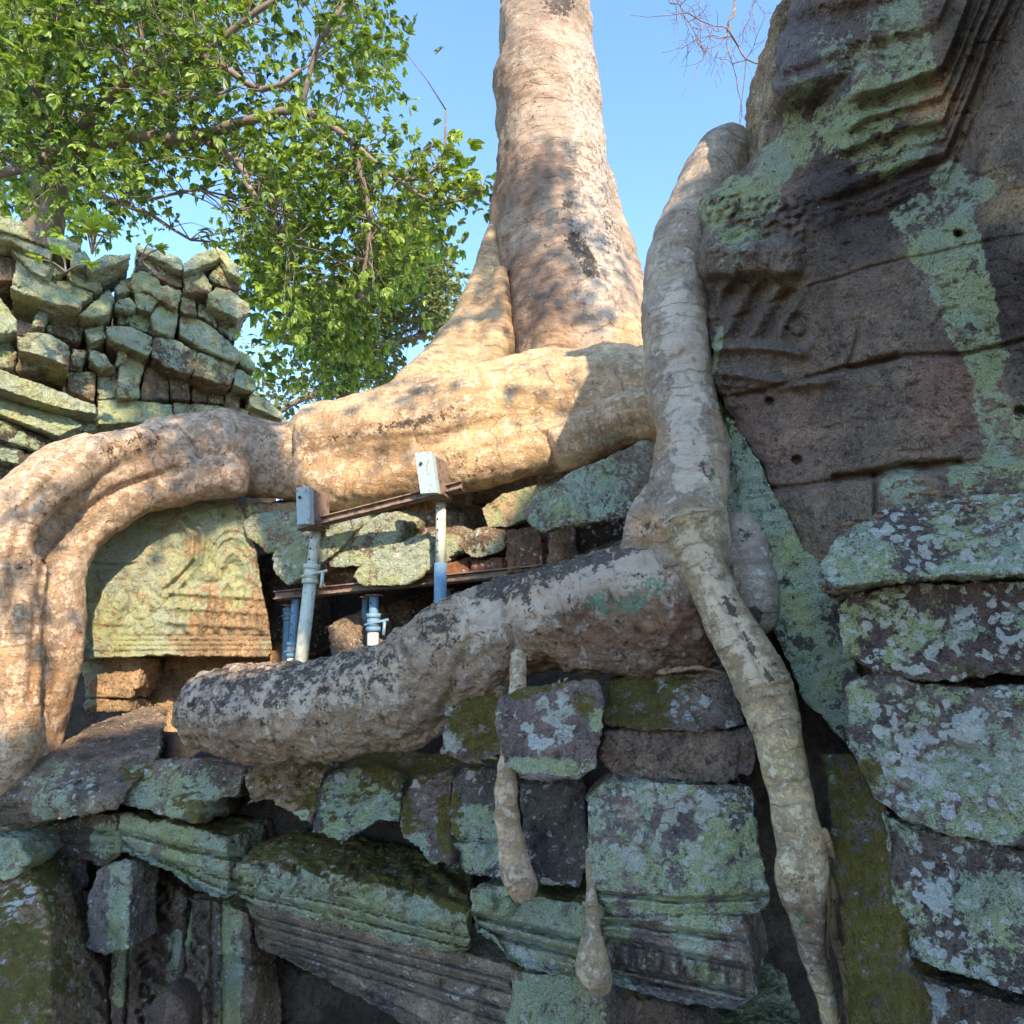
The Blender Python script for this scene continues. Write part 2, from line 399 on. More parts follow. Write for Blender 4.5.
def limb(name, tubes, vpx=3, sm=6, tone=(.40, .31, .22), g=-.3, w=-.12, k=-.1, gb=None, wb=None, kb=None, parent=None, extra=None,
         amp=.02, fine=.4, seed=0, wrinkle=.004, tb=None, vscale=None, carve=None, up=0.0):
    VV, FF, SS = [], [], []
    for pts in tubes:
        W = wpath(pts) if len(pts[0]) == 4 and not isinstance(pts, np.ndarray) else pts
        r = max(q[3] for q in W); S = spline(W, max(.03, r * .35)); V, Fc = tube_geo(S)
        o = len(VV); VV += list(V); FF += [tuple(i + o for i in f) for f in Fc]; SS.append(S)
    for (V, fc) in extra or []:
        o = len(VV); VV += list(V); FF += [tuple(i + o for i in f) for f in fc]
    tm = vscale or np.mean([p[2] for p in tubes[0]]); vox = tm * vpx / F
    me = remesh(VV, FF, vox); V = getV(me); V = smooth(me, V, sm); setV(me, V); Nn = getN(me)
    # arc length of the nearest axis point
    S = np.vstack(SS); L = np.concatenate([np.concatenate([[0], np.cumsum(np.linalg.norm(np.diff(s[:, :3], axis=0), axis=1))]) for s in SS])
    u = np.empty(len(V))
    for i in range(0, len(V), 20000):
        d = ((V[i:i + 20000, None, :] - S[None, :, :3]) ** 2).sum(2) / (S[None, :, 3] ** 2)
        j = np.argsort(d, axis=1)[:, :3]; wgt = 1 / (np.take_along_axis(d, j, 1) ** 2 + 1e-4); u[i:i + 20000] = (L[j] * wgt).sum(1) / wgt.sum(1)
    dd = fbm(V, 1.6, 2, seed) * amp * 1.6 + fbm(V, 4.5, 2, seed + 1) * amp * .6 + (fbm(V, 17, 2, seed + 2) * .5 + fbm(V, 42, 2, seed + 5) * .22) * amp * fine
    wr = np.sin(u * 70 + 5 * fbm(V, 2.5, 2, seed + 7)) * np.clip(fbm(V, 3, 2, seed + 4) + .3, 0, 1) * wrinkle
    V = V + Nn * (dd + wr)[:, None]
    px, py, t = proj(V)
    if carve is not None:
        tc = CAM - V; tc /= np.linalg.norm(tc, axis=1)[:, None]
        V = V + tc * (carve(px, py) * sst(0, .4, (Nn * tc).sum(1)))[:, None]
    setV(me, V)
    fattr(me, 'g', blobs(px, py, g, gb)); fattr(me, 'w', blobs(px, py, w, wb)); Nn = getN(me)
    fattr(me, 'k', blobs(px, py, k, kb) + up * sst(.4, .9, Nn[:, 2])); fattr(me, 'u', u)
    tn = np.tile(np.array(tone), (len(V), 1))
    for (x, y, r, c) in tb or []:
        f = (1 - sst(r * .5, r * 1.3, np.hypot(px - x, py - y)))[:, None]; tn = tn * (1 - f) + np.array(c) * f
    cattr(me, 'tone', tn)
    return link(name, me, BARK, parent)

def simple(name, V, Fc, mat, parent=None, smoothf=True, org=None):
    me = newmesh(name, V, Fc); o = link(name, me, mat, parent, org)
    if not smoothf: me.polygons.foreach_set('use_smooth', np.zeros(len(me.polygons), bool))
    return o

# ================================================================== THE SETTING
def build_ground():
    n = 60; xs = np.linspace(-1, 1, n); xs = np.sign(xs) * np.abs(xs) ** 2.5 * 1500
    V = [(x, y, -0.02 * min(1, (x * x + y * y) / 1e4)) for y in xs for x in xs]
    Fc = [(j * n + i, j * n + i + 1, (j + 1) * n + i + 1, (j + 1) * n + i) for j in range(n - 1) for i in range(n - 1)]
    g = G('sandy_earth'); n1 = g.noise(.6, 6, .6); n2 = g.noise(20, 5, .7)
    c = g.mix(n1, (.22, .16, .10), (.34, .27, .19)); c = g.mix(g.ramp(n2, .5, .7, 0, .6), c, (.09, .08, .04))
    m = g.done(c, g.bump(n2, .6, .03)); me = newmesh('ground', V, Fc); o = bpy.data.objects.new('ground', me); COL.objects.link(o); me.materials.append(m)
    tag(o, kind='structure')
build_ground()

# ------------------------------------------------------------------ right-hand temple wall (upright wall with stepped mouldings)
WD = np.array([-1.76, 1.0, 0]); WD /= np.linalg.norm(WD); WN = np.array([-WD[1], WD[0], 0.0])
WN = WN if WN @ np.array([0, -1, 0]) > 0 else -WN
W0 = P(790., 500., 3.55)
def wall_t(px, py):
    r = ray(px, py); return ((W0 - CAM) @ WN) / (r @ WN)
def joint(px, py, pts, wd=2.2): return np.exp(-(polyd(px, py, pts) / wd) ** 2)
def bosses(px, py, sz, seed=0):
    r = np.full(px.shape, 9.0); gx, gy = np.floor(px / sz), np.floor(py / sz)
    for i in (-1, 0, 1):
        for j in (-1, 0, 1):
            cx, cy = gx + i, gy + j; z = np.zeros_like(cx) + seed
            with np.errstate(over='ignore'):
                a = _hash(cx.astype(np.int64), cy.astype(np.int64), z.astype(np.int64)); b = _hash(cy.astype(np.int64), cx.astype(np.int64), z.astype(np.int64) + 7)
            r = np.minimum(r, np.hypot(px / sz - cx - .2 - .6 * a, py / sz - cy - .2 - .6 * b))
    return r
def wall_relief(px, py):
    h = np.zeros_like(px)
    V = np.stack([px / 60, py / 60, px * 0], 1)
    wob = fbm(V, 1, 2) * 5; fx, fy = px + wob, py + wob * .8
    line = lambda y747, sl, x: y747 + sl * (x - 747)
    # course steps (upper ones overhang)
    crs = [(396, -.213), (300, -.27), (225, -.31)]
    h -= .045 * joint(px, fy, [(705, 403), (747, 396), (840, 372), (905, 358), (965, 352), (1100, 325)])
    h -= .04 * joint(px, fy, [(745, 492), (790, 487), (840, 478)]); h -= .09 * joint(px, fy, [(835, 476), (880, 472), (960, 463)], 4)
    h -= .03 * joint(px, fy, [(960, 463), (1100, 452)])
    h -= .05 * joint(fx, py, [(872, 474), (874, 520)]); h -= .025 * joint(px, fy, [(700, 322), (745, 312), (810, 285), (870, 268), (980, 245), (1100, 222)], 1.8)
    h -= .035 * joint(fx, py, [(852, 368), (856, 345), (860, 325)], 2)
    h -= .05 * joint(px, fy, [(855, 372), (895, 360)], 5)
    # offset of the lower course, broken edge
    h += .05 * sst(0, 10, py - (487 - .146 * (px - 777)))
    h -= .05 * sst(0, 6, (300 - py) - .24 * (px - 747)) * 0
    # mouldings: stepped bands rising to the right, then turning down a return
    xc = 945 + (py - 150) * .05
    bend = np.maximum(0, px - xc)
    q = py + .34 * (px - 797) + bend * 1.9 * sst(380, 250, py)        # band coordinate (turns at the return)
    q = q + 4 * fbm(V, 1.5, 2, 4)
    prof = 0
    for (qa, am, wd) in ((236, .035, 3), (222, .05, 4), (208, .05, 4), (188, .07, 5), (168, .06, 4), (146, .09, 5), (118, .12, 6), (70, .10, 8), (20, .12, 9)):
        prof = prof + am * sst(wd, -wd, q - qa)
    prof = prof - .06 * np.exp(-((q - 178) / 7) ** 2) - .07 * np.exp(-((q - 132) / 8) ** 2) - .05 * np.exp(-((q - 214) / 4) ** 2) + .05 * np.exp(-((q - 200) / 4) ** 2)
    left = sst(800, 850, px + (py - 150) * .2)
    top = sst(120, 80, q)
    prof = prof * .62
    h += prof * np.maximum(left, top * .9)
    h += bend * .0034 * sst(370, 240, py)                             # the return comes towards the viewer
    rd = np.maximum(left, 0) * np.exp(-((q - 228) / 3.2) ** 2) * (np.sin(px / 2.6) > -.1) * .018; h += rd
    # lotus relief panel at the left end
    for cx, cy, r in ((717, 262, 20), (748, 262, 17), (783, 262, 18)):
        d = np.hypot((px - cx) * 1.0, (py - cy) * .75); h += .20 * np.exp(-(d / r) ** 4) * sst(r * 1.2, r * .5, py - cy); h -= .03 * np.exp(-(np.hypot(px - cx, (py - cy - 24) * .8) / 11) ** 2)
        h += .03 * np.exp(-((d - r) / 4) ** 2)
    pan = sst(690, 705, px) * sst(845, 800, px - (py - 250) * .05)
    bz = bosses(px, py + .3 * px, 9.5); lv = sst(185, 200, py) * sst(262, 250, py) * sst(820, 800, px) * sst(698, 704, px)
    h += lv * (.045 * sst(.75, .15, bz) + .02 * fbm(V, 6, 2, 31))
    h += .030 * sst(700, 706, px) * sst(835, 815, px + .2 * (py - 300)) * (sst(392, 386, py - .06 * (px - 760)))
    # skirt folds of the carved figure
    fold = (px - 735 + (py - 300) * .55)
    h += .038 * np.sin(fold / 4.6) * sst(278, 290, py) * sst(342, 334, py) * sst(712, 722, px) * sst(808, 796, px + (py - 300) * .5)
    h += .075 * np.exp(-((py - 346 - .03 * (px - 720) - .002 * (px - 750) ** 2) / 5) ** 2) * sst(705, 715, px) * sst(812, 800, px)
    h += .065 * np.exp(-((py - 377 - 6 * np.sin(px / 30)) / 5) ** 2) * sst(705, 715, px) * sst(850, 820, px)
    dd = np.hypot(px - 798, (py - 330)); h += .03 * np.cos(dd / 3.6) * sst(24, 12, dd)
    for k in range(7):
        h += .02 * np.exp(-((np.hypot(px - 714 - k * 3, py - 335 - k * 11) - 5) / 2.5) ** 2)
    # socket holes
    for cx, cy, r in ((770, 401, 4.5), (797, 460, 5), (959, 234, 5), (1021, 411, 6)):
        h -= .09 * np.exp(-(np.hypot(px - cx, (py - cy) * 1.2) / r) ** 4)
    # rounded left arris and chipped surface
    h += .022 * fbm(V, 1.0, 3, 9) + .005 * fbm(V, 5, 3, 3) + .003 * fbm(V, 22, 2, 6)
    ch = fbm(V * np.array([1, 2.2, 1]), 5, 2, 12); h -= .015 * sst(.3, .9, ch)
    return h
WALL_EDGE = [(-260, 826), (-60, 797), (0, 789), (45, 780), (75, 771), (110, 777), (150, 764), (168, 742), (185, 716), (200, 702), (235, 698), (262, 700), (290, 704), (340, 709), (380, 712), (402, 722), (430, 738), (470, 760), (505, 779), (560, 806), (640, 850), (760, 870)]
def build_wall():
    step = 1.55
    ys = np.arange(-260, 760, step); ex = np.interp(ys, [e[0] for e in WALL_EDGE], [e[1] for e in WALL_EDGE])
    ex = ex + 2.5 * np.sin(ys / 9.0) + 1.5 * np.sin(ys / 3.7 + 1)
    nx = 250; s = np.linspace(0, 1, nx)
    X = ex[:, None] + (1130 - ex)[:, None] * s[None, :]; Y = np.repeat(ys[:, None], nx, 1)
    px, py = X.ravel(), Y.ravel(); t = wall_t(px, py)
    dxe = (px - np.repeat(ex, nx))
    h = wall_relief(px, py); h = h - .10 * np.exp(-dxe / 7.0)
    V = P(px, py, t - h)
    ny = len(ys); fr = V.reshape(ny, nx, 3)
    bk = fr[:, [0, -1]] + np.array([.55, 1.0, 0]) * 1.3              # real thickness behind
    Vb = np.concatenate([V, (fr + np.array([.75, .9, 0]) * 1.4)[::8, ::8].reshape(-1, 3)])
    # front faces
    idx = np.arange(ny * nx).reshape(ny, nx)
    q = np.stack([idx[:-1, :-1], idx[1:, :-1], idx[1:, 1:], idx[:-1, 1:]], -1).reshape(-1, 4)
    Fc = [tuple(map(int, f)) for f in q]
    off = ny * nx; B = (fr + np.array([.75, .9, 0]) * 1.4)
    # back grid is coarse: rim strips join it
    rim = list(idx[0, :]) + list(idx[1:, -1]) + list(idx[-1, ::-1][1:]) + list(idx[::-1, 0][1:-1])
    Vl = [tuple(v) for v in V]
    rb = []
    for i in rim: rb.append(len(Vl)); Vl.append(tuple(V[i] + np.array([.75, .9, 0]) * 1.4))
    n = len(rim)
    for i in range(n):
        j = (i + 1) % n; Fc.append((int(rim[j]), int(rim[i]), rb[i], rb[j]))
    Fc.append(tuple(rb))
    me = newmesh('wall', Vl, Fc); V = getV(me); px, py, t = proj(V)
    gb = [(740, 215, 34, .30), (725, 190, 20, .2), (905, 60, 40, .16), (850, 60, 60, .16), (770, 165, 905, 85, 20, .26), (905, 85, 900, 0, 26, .22), (930, 200, 975, 300, 22, .22), (960, 300, 985, 380, 18, .22), (860, 160, 930, 130, 22, .2), (700, 205, 760, 190, 14, .3), (985, 400, 1000, 460, 18, .2), (950, 175, 985, 330, 16, .34), (905, 215, 985, 190, 14, .3),
          (925, 240, 960, 290, 24, .36), (950, 290, 965, 330, 20, .32), (990, 355, 22, .3), (860, 130, 900, 90, 22, .16), (1010, 420, 30, .2), (960, 478, 1060, 470, 18, .3),
          (900, 487, 24, .25), (800, 90, 770, 200, 12, .25), (735, 262, 30, .12), (728, 440, 735, 520, 14, .4), (890, 170, 930, 130, 15, .15), (720, 330, 705, 400, 5, .3)]
    wb = [(930, 100, 22, .16), (905, 140, 20, .12), (1000, 180, 22, .15), (740, 170, 16, .1)]
    fattr(me, 'g', np.minimum(blobs(px, py, -.17, gb), .055)); fattr(me, 'w', blobs(px, py, -.34, wb)); fattr(me, 'm', blobs(px, py, -.36, [(1010, 60, 40, .2)]))
    tn = np.tile(np.array((.185, .156, .132)), (len(V), 1))
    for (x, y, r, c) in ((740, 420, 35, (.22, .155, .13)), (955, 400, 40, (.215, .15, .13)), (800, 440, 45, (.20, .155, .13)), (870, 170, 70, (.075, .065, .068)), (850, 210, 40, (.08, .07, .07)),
                         (1000, 300, 50, (.10, .085, .08)), (930, 100, 28, (.36, .28, .19)), (1005, 190, 28, (.34, .27, .17)), (800, 60, 50, (.14, .14, .16)), (960, 30, 30, (.10, .09, .07)), (790, 430, 900, (.150, .122, .112))):  # the two tan spots paint in grazing sun on the mouldings
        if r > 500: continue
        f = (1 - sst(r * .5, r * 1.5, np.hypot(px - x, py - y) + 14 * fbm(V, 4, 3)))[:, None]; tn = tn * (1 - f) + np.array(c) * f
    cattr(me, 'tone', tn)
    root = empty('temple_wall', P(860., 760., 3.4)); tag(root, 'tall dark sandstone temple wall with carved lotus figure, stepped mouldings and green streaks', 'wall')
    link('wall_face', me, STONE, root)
    for i, (poly, t) in enumerate([([(771, 12), (800, -20), (800, 70), (776, 62)], 4.4), ([(768, 62), (800, 60), (796, 125), (771, 112)], 4.35), ([(763, 108), (790, 112), (785, 168), (763, 156)], 4.3)]):
        stone('edge_block', poly, t, .8, parent=root, tone=(.36, .30, .20), g=-.12, seed=i, vpx=2.6)  # tan tone paints in warm sun along the wall's left edge
    stone('return_block', [(702, 240), (730, 240), (790, 420), (800, 520), (740, 520), (712, 430), (704, 330)], 4.15, .6, parent=root, tone=DARK, g=.1, seed=6, vpx=3)
    stone('base_block', [(705, 408), (722, 412), (742, 470), (765, 560), (740, 600), (716, 545), (708, 470)], 3.72, .5, parent=root, tone=DARK, g=.12, gb=[(725, 500, 60, .3)], seed=4)
    stone('leaning_slab', [(724, 414), (738, 425), (765, 470), (800, 535), (838, 600), (866, 700), (862, 757), (836, 735), (800, 695), (775, 640), (756, 585), (738, 510)], (3.62, 3.2), .45, parent=root, tone=(.09, .085, .085),
          g=.02, gb=[(745, 470, 790, 590, 34, .30), (820, 700, 24, .15)], w=-.34, seed=5, vpx=2.2,
          carve=lambda x, y: .006 * np.sin((y + .35 * x) / 2.6) - .03 * np.exp(-(np.hypot(x - 757, y - 525) / 4.5) ** 4) - .02 * joint(x, y, [(740, 500), (775, 497)], 1.6))
build_wall()

# ------------------------------------------------------------------ inner masonry that closes the gaps, toned near-black to paint in their shade
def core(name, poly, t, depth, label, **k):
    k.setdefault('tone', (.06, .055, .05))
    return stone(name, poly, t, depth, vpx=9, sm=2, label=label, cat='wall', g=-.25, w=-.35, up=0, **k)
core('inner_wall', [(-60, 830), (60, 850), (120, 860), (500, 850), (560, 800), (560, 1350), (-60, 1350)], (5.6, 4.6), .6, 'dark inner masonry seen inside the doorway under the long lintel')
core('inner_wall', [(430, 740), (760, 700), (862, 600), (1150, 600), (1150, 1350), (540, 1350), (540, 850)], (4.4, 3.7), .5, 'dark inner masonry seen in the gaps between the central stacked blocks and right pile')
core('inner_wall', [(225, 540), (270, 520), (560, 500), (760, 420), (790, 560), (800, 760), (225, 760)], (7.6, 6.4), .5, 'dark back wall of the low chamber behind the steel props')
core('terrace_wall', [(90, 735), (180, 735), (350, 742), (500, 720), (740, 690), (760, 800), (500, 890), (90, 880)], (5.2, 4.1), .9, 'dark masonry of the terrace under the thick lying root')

# ------------------------------------------------------------------ left-hand ruined building
LEFT_BLOCKS = [   # outline, how far it stands out, tone (0 pale lichen, 1 tan, 2 brown, 3 dark)
 ([(136,244),(181,258),(183,271),(177,269),(148,254),(137,250)], .35, 0), ([(139,251),(148,254),(178,270),(183,275),(182,287),(174,286),(153,275),(148,268),(140,260)], .22, 2),
 ([(183,263),(194,254),(215,246),(220,258),(216,260),(200,267),(184,272)], .45, 0), ([(215,246),(226,250),(239,267),(241,278),(231,273),(220,258)], .40, 0), ([(207,276),(218,264),(231,273),(241,284),(241,289),(231,288),(213,282)], .2, 2),
 ([(184,275),(194,268),(202,269),(213,286),(211,292),(194,292),(185,291)], .3, 1), ([(131,273),(140,270),(150,272),(161,282),(182,291),(178,308),(158,299),(146,291),(135,291),(131,286)], .22, 1),
 ([(182,294),(194,297),(198,315),(192,315),(180,310)], .12, 2), ([(198,300),(220,310),(216,326),(198,315)], .10, 2), ([(208,293),(216,286),(231,289),(250,304),(250,312),(239,319),(220,310),(209,302)], .38, 1), ([(221,312),(239,321),(235,343),(216,328)], .05, 3),
 ([(135,291),(146,290),(159,300),(153,310),(152,313),(137,308)], .15, 1), ([(159,302),(178,310),(178,321),(174,338),(154,330),(152,315)], .20, 0), ([(180,310),(196,317),(216,330),(239,349),(238,362),(224,358),(198,345),(179,334)], .30, 0),
 ([(239,349),(248,354),(257,364),(255,371),(239,364)], .25, 0), ([(155,338),(176,339),(197,351),(198,365),(190,375),(170,367),(152,356)], .42, 2), ([(198,352),(235,364),(235,377),(231,386),(209,380),(193,374)], .42, 1), ([(236,367),(257,378),(257,390),(250,391),(234,385)], .38, 1),
 ([(118,308),(137,310),(151,317),(154,328),(153,334),(131,326),(118,322)], .2, 3), ([(106,326),(131,327),(153,336),(154,351),(146,356),(131,349),(108,338)], .35, 1), ([(118,344),(128,350),(127,360),(116,366)], .2, 1),
 ([(129,351),(144,358),(145,367),(141,378),(139,399),(118,397),(118,367)], .08, 1), ([(146,360),(168,366),(170,399),(140,401)], .02, 2), ([(170,368),(190,377),(191,400),(171,399)], .0, 2), ([(192,377),(207,382),(208,402),(192,401)], .0, 2), ([(208,382),(224,388),(224,404),(209,403)], .0, 2),
 ([(226,388),(242,390),(239,416),(224,414)], .1, 2), ([(250,391),(265,397),(283,413),(283,420),(250,406)], .25, 0), ([(98,396),(172,404),(174,420),(98,424)], .2, 0), ([(174,402),(222,406),(250,410),(252,430),(174,430)], .1, 1), ([(252,408),(290,420),(292,440),(252,436)], .1, 1),
 ([(-20,210),(0,214),(25,223),(32,230),(47,238),(47,246),(27,239),(0,230),(-20,224)], .4, 1), ([(-20,226),(0,230),(27,240),(52,251),(50,260),(33,253),(10,241),(-20,236)], .35, 0), ([(10,241),(20,245),(38,256),(52,263),(47,278),(33,271),(17,256),(11,250)], .25, 0),
 ([(-30,254),(15,256),(17,266),(13,281),(-30,278)], .1, 2), ([(17,258),(33,272),(48,279),(33,284),(18,287),(13,282)], .2, 0), ([(8,287),(33,278),(50,280),(82,300),(80,308),(50,302),(33,296),(18,291)], .45, 0), ([(-30,288),(0,296),(10,308),(17,320),(16,331),(-30,338)], .3, 0),
 ([(42,301),(50,303),(43,326),(32,326)], .15, 1), ([(47,235),(73,240),(83,246),(75,254),(66,256),(56,253),(47,244)], .3, 0), ([(71,254),(86,249),(93,262),(83,267),(71,266)], .3, 0), ([(85,266),(106,253),(132,253),(126,260),(106,267),(90,270)], .5, 0),
 ([(52,258),(70,262),(68,272),(52,276)], .15, 1), ([(66,272),(90,268),(101,281),(103,289),(95,292),(71,281)], .25, 1), ([(51,279),(71,281),(95,294),(83,301),(63,292)], .3, 0), ([(114,286),(123,278),(138,271),(138,280),(136,291),(116,294)], .1, 1),
 ([(78,315),(100,295),(110,288),(115,300),(110,313),(93,317)], .3, 0), ([(115,300),(130,296),(138,305),(133,311),(116,307)], .35, 3), ([(45,326),(66,312),(86,323),(80,343),(48,332)], .0, 2), ([(17,332),(48,332),(71,346),(68,366),(38,355),(18,350)], .35, 1),
 ([(73,346),(88,350),(81,366),(70,364)], .15, 1), ([(83,328),(104,323),(107,338),(90,343)], .15, 0), ([(88,346),(106,353),(116,367),(100,369),(90,360)], .2, 1), ([(-30,341),(10,341),(17,353),(13,367),(-30,367)], .2, 1), ([(18,352),(38,358),(66,369),(16,370)], .1, 2),
 ([(-40,366),(0,369),(97,405),(97,414),(60,408),(0,388),(-40,380)], .42, 0), ([(66,370),(95,372),(95,402),(68,390)], .05, 2), ([(96,370),(118,370),(118,397),(98,400)], .0, 1), ([(-40,384),(0,391),(58,409),(84,425),(58,436),(0,414),(-40,404)], .25, 0),
 ([(60,410),(96,416),(98,430),(84,432)], .1, 1), ([(-40,410),(0,418),(60,442),(40,452),(0,440),(-40,432)], .3, 3), ([(-40,436),(0,443),(44,456),(30,468),(0,460),(-40,452)], .15, 3), ([(-40,458),(0,464),(34,470),(10,520),(-40,530)], .0, 2)]
def build_left():
    root = empty('ruined_building', P(80., 470., 7.0) * np.array([1, 1, 0]))
    tag(root, 'ruined sandstone building with lichen covered tumbled roof courses at upper left', 'building')
    r = random.Random(5); tones = [(.29, .275, .165), (.24, .20, .13), (.16, .135, .10), (.08, .075, .06)]
    for i, (poly, pr, tn) in enumerate(LEFT_BLOCKS):
        x0 = min(p[0] for p in poly); x1 = max(p[0] for p in poly); tx = lambda x: 6.3 + 2.2 * x / 280
        dt = .008 * (x1 - x0) * .35
        stone('masonry_block', poly, (tx(x0) - pr * .6 + r.uniform(-.06, .06), tx(x1) - pr * .55 + r.uniform(-.06, .06)), .6, ext=(-.5, .8, .0), lean=r.uniform(.0, .12) + (.2 if tn == 0 else 0), vpx=1.6, sm=1, shrink=1.0, carve=lambda a, b: .011 * np.sin((b - .44 * a) / 2.3 + 2.2 * np.sin(a / 15) + np.sin(b / 7)) * (np.sin(a / 11 + b / 9) > -.3), parent=root, tone=tones[tn],
              g=(.03, -.02, -.09, .0)[tn] + r.uniform(-.05, .06), w=-.32, up=0, seed=i * 7, rough=.9, gb=[((x0 + x1) / 2, min(p[1] for p in poly), 22, .10)], amp=.016)
    core('masonry_core', [(-80, 262), (60, 290), (118, 292), (160, 308), (225, 336), (268, 420), (285, 520), (285, 620), (-80, 620)], (7.3, 9.2), .8, None, parent=root)
build_left()
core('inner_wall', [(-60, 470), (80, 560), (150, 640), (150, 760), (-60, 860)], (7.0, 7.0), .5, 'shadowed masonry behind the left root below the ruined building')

# ------------------------------------------------------------------ carved pediment panel
def panel_carve(px, py):
    V = np.stack([px / 30, py / 30, px * 0], 1); h = np.zeros_like(px)
    m1 = sst(160, 175, px) * sst(272, 262, px)
    for yb in (592, 607, 622): h += m1 * .035 * np.exp(-((py - yb - .06 * (px - 165)) / 2.6) ** 2)
    h += m1 * .05 * sst(584, 588, py) * sst(634, 630, py) * (np.sin(px / 2.3 + (py > 607) * 1.5) * .5)
    h += m1 * .03 * sst(585, 580, py) * np.sin(px / 4 + 3 * fbm(V, 2, 2)) * sst(560, 575, py)
    for yb in (636, 641, 646, 651): h -= .03 * np.exp(-((py - yb) / 1.0) ** 2) * sst(100, 140, px)
    d = np.hypot(px - 233, (py - 572) * .62); 
    for r in (12, 17, 22, 27): h += .035 * np.exp(-((d - r) / 1.7) ** 2) * sst(582, 572, py)
    h -= .03 * sst(9, 5, d) * sst(590, 580, py)
    sw = polyd(px, py, [(165, 590), (180, 578), (196, 560), (198, 535), (185, 518)]); h -= .032 * np.exp(-(sw / 2.2) ** 2) ; h += .04 * np.exp(-((sw - 5) / 3) ** 2)
    h -= .035 * joint(px, py, [(78, 562), (110, 566), (136, 563)], 1.6); h -= .02 * joint(px, py, [(95, 582), (130, 580)], 2)
    h += .010 * sst(580, 590, py) * sst(640, 630, py) * np.sin(px / 2.0 + 4 * fbm(V, 3, 2, 3)) * sst(165, 150, px)
    h -= .02 * joint(px, py, [(85, 626), (130, 628), (160, 610), (172, 595)], 1.5); h -= .03 * joint(px, py, [(85, 652), (145, 654)], 1.5)
    return 1.05 * h + .02 * fbm(V, 1.5, 3, 2) + .008 * fbm(V, 6, 2)
root = empty('carved_panel', P(170., 700., 6.3)); tag(root, 'carved sandstone pediment panel with arch and figure rows, yellow-green algae, framed by left root', 'carving')
stone('relief', [(70, 560), (84, 535), (120, 515), (170, 500), (238, 500), (254, 535), (260, 580), (268, 615), (273, 648), (268, 657), (200, 657), (146, 656), (70, 660)], (5.78, 6.12), .7, parent=root,
      vpx=1.5, sm=2, tone=(.36, .28, .18), g=-.01, gb=[(115, 600, 70, .16), (160, 560, 60, .12), (225, 560, 235, 600, 14, .22), (215, 520, 25, .1), (230, 630, 40, -.2), (190, 545, 14, -.2)], w=-.36, up=0, carve=panel_carve, amp=.012, seed=3)
stone('base_course', [(78, 654), (144, 656), (138, 690), (84, 690)], 5.85, .6, parent=root, vpx=2, sm=2, tone=(.36, .28, .19), g=-.15, gb=[(90, 670, 12, .3)], up=0, w=-.36, seed=5)
for i, (y0, y1) in enumerate(((684, 698), (699, 712))):
    stone('moulding', [(84, y0), (132 - i * 2, y0), (130 - i * 2, y1), (84, y1)], 5.8, .6, parent=root, vpx=2, sm=2, tone=(.36, .28, .18), g=-.15, gb=[(86, 700, 10, .3)], up=0, w=-.36, seed=8 + i)
stone('recessed_wall', [(120, 640), (285, 640), (285, 740), (120, 740)], 6.35, .4, parent=root, vpx=3, tone=(.40, .30, .19), g=-.3, w=-.36, up=0, seed=12, rough=2.0)

# ================================================================== THE TREES AND ROOTS
tree = empty('giant_tree', P(575., 400., 8.0) * np.array([1, 1, 0]))
tag(tree, 'giant pale silk cotton tree whose sunlit trunk rises from roots spread over the ruin', 'tree')
T0 = 8.2
tv = lambda y: T0 * vert(y, 380)
tr = [(546, -330, tv(-330), 30), (543, -150, tv(-150), 38), (543, 0, tv(0), 44), (547, 100, tv(100), 51), (554, 200, tv(200), 59), (563, 280, tv(280), 67), (574, 340, tv(340), 74), (582, 420, tv(420), 80)]
fl1 = [(590, 150, tv(150), 18), (602, 230, tv(230), 24), (620, 290, tv(290), 26), (640, 345, tv(345) - .1, 30), (650, 420, tv(420) - .1, 40)]
fl2 = [(505, 180, tv(180), 12), (503, 250, tv(250), 18), (508, 320, tv(320), 24), (520, 400, tv(400), 34)]
fl3 = [(540, 240, tv(240) - .5, 10), (552, 310, tv(310) - .75, 18), (560, 400, tv(400) - .85, 34)]
limb('trunk', [tr, fl1, fl2, fl3], vpx=2.6, sm=8, tone=(.33, .285, .25), w=-.06, k=-.09, amp=.035, wrinkle=.006, parent=tree, vscale=8.2,
     wb=[(585, 60, 600, 300, 26, .16), (525, 60, 20, .1), (640, 330, 20, .1)], kb=[(560, 5, 16, .25), (590, 60, 16, .08), (575, 240, 592, 270, 10, .24), (568, 205, 8, .2), (520, 345, 10, .1), (600, 150, 612, 250, 10, .08)],
     tb=[(520, 300, 60, (.22, .17, .145)), (525, 180, 44, (.23, .18, .155)), (515, 80, 22, (.27, .215, .18)), (555, 350, 30, (.30, .23, .17)), (640, 340, 30, (.46, .34, .22))],  # darker left tints paint in the trunk's shaded, dirty side
     carve=lambda x, y: -.12 * joint(x, y, [(505, 240), (510, 300), (516, 375)], 4) - .05 * joint(x, y, [(575, 235), (592, 262), (596, 272)], 4))
bt = [(492, 232), (500, 240), (512, 300), (520, 395), (380, 400), (402, 380), (428, 352), (452, 318), (470, 280), (484, 248)]
Vb, fb, _ = prism_geo(bt, (7.7, 8.0), .9, lean=.25); 
limb('buttress', [[(492, 226, 8.5, 6), (481, 275, 8.3, 12), (464, 322, 8.1, 16), (438, 365, 7.8, 22), (405, 405, 7.3, 26)], [(500, 270, 8.1, 8), (496, 320, 7.9, 12), (490, 390, 7.6, 18)]],
     extra=[(Vb, fixn(Vb, fb))], vpx=3, sm=9, tone=(.48, .38, .26), w=-.02, k=-.14, amp=.03, wrinkle=.008, parent=tree, vscale=8,
     carve=lambda x, y: .02 * np.sin((y - .2 * x) / 7))
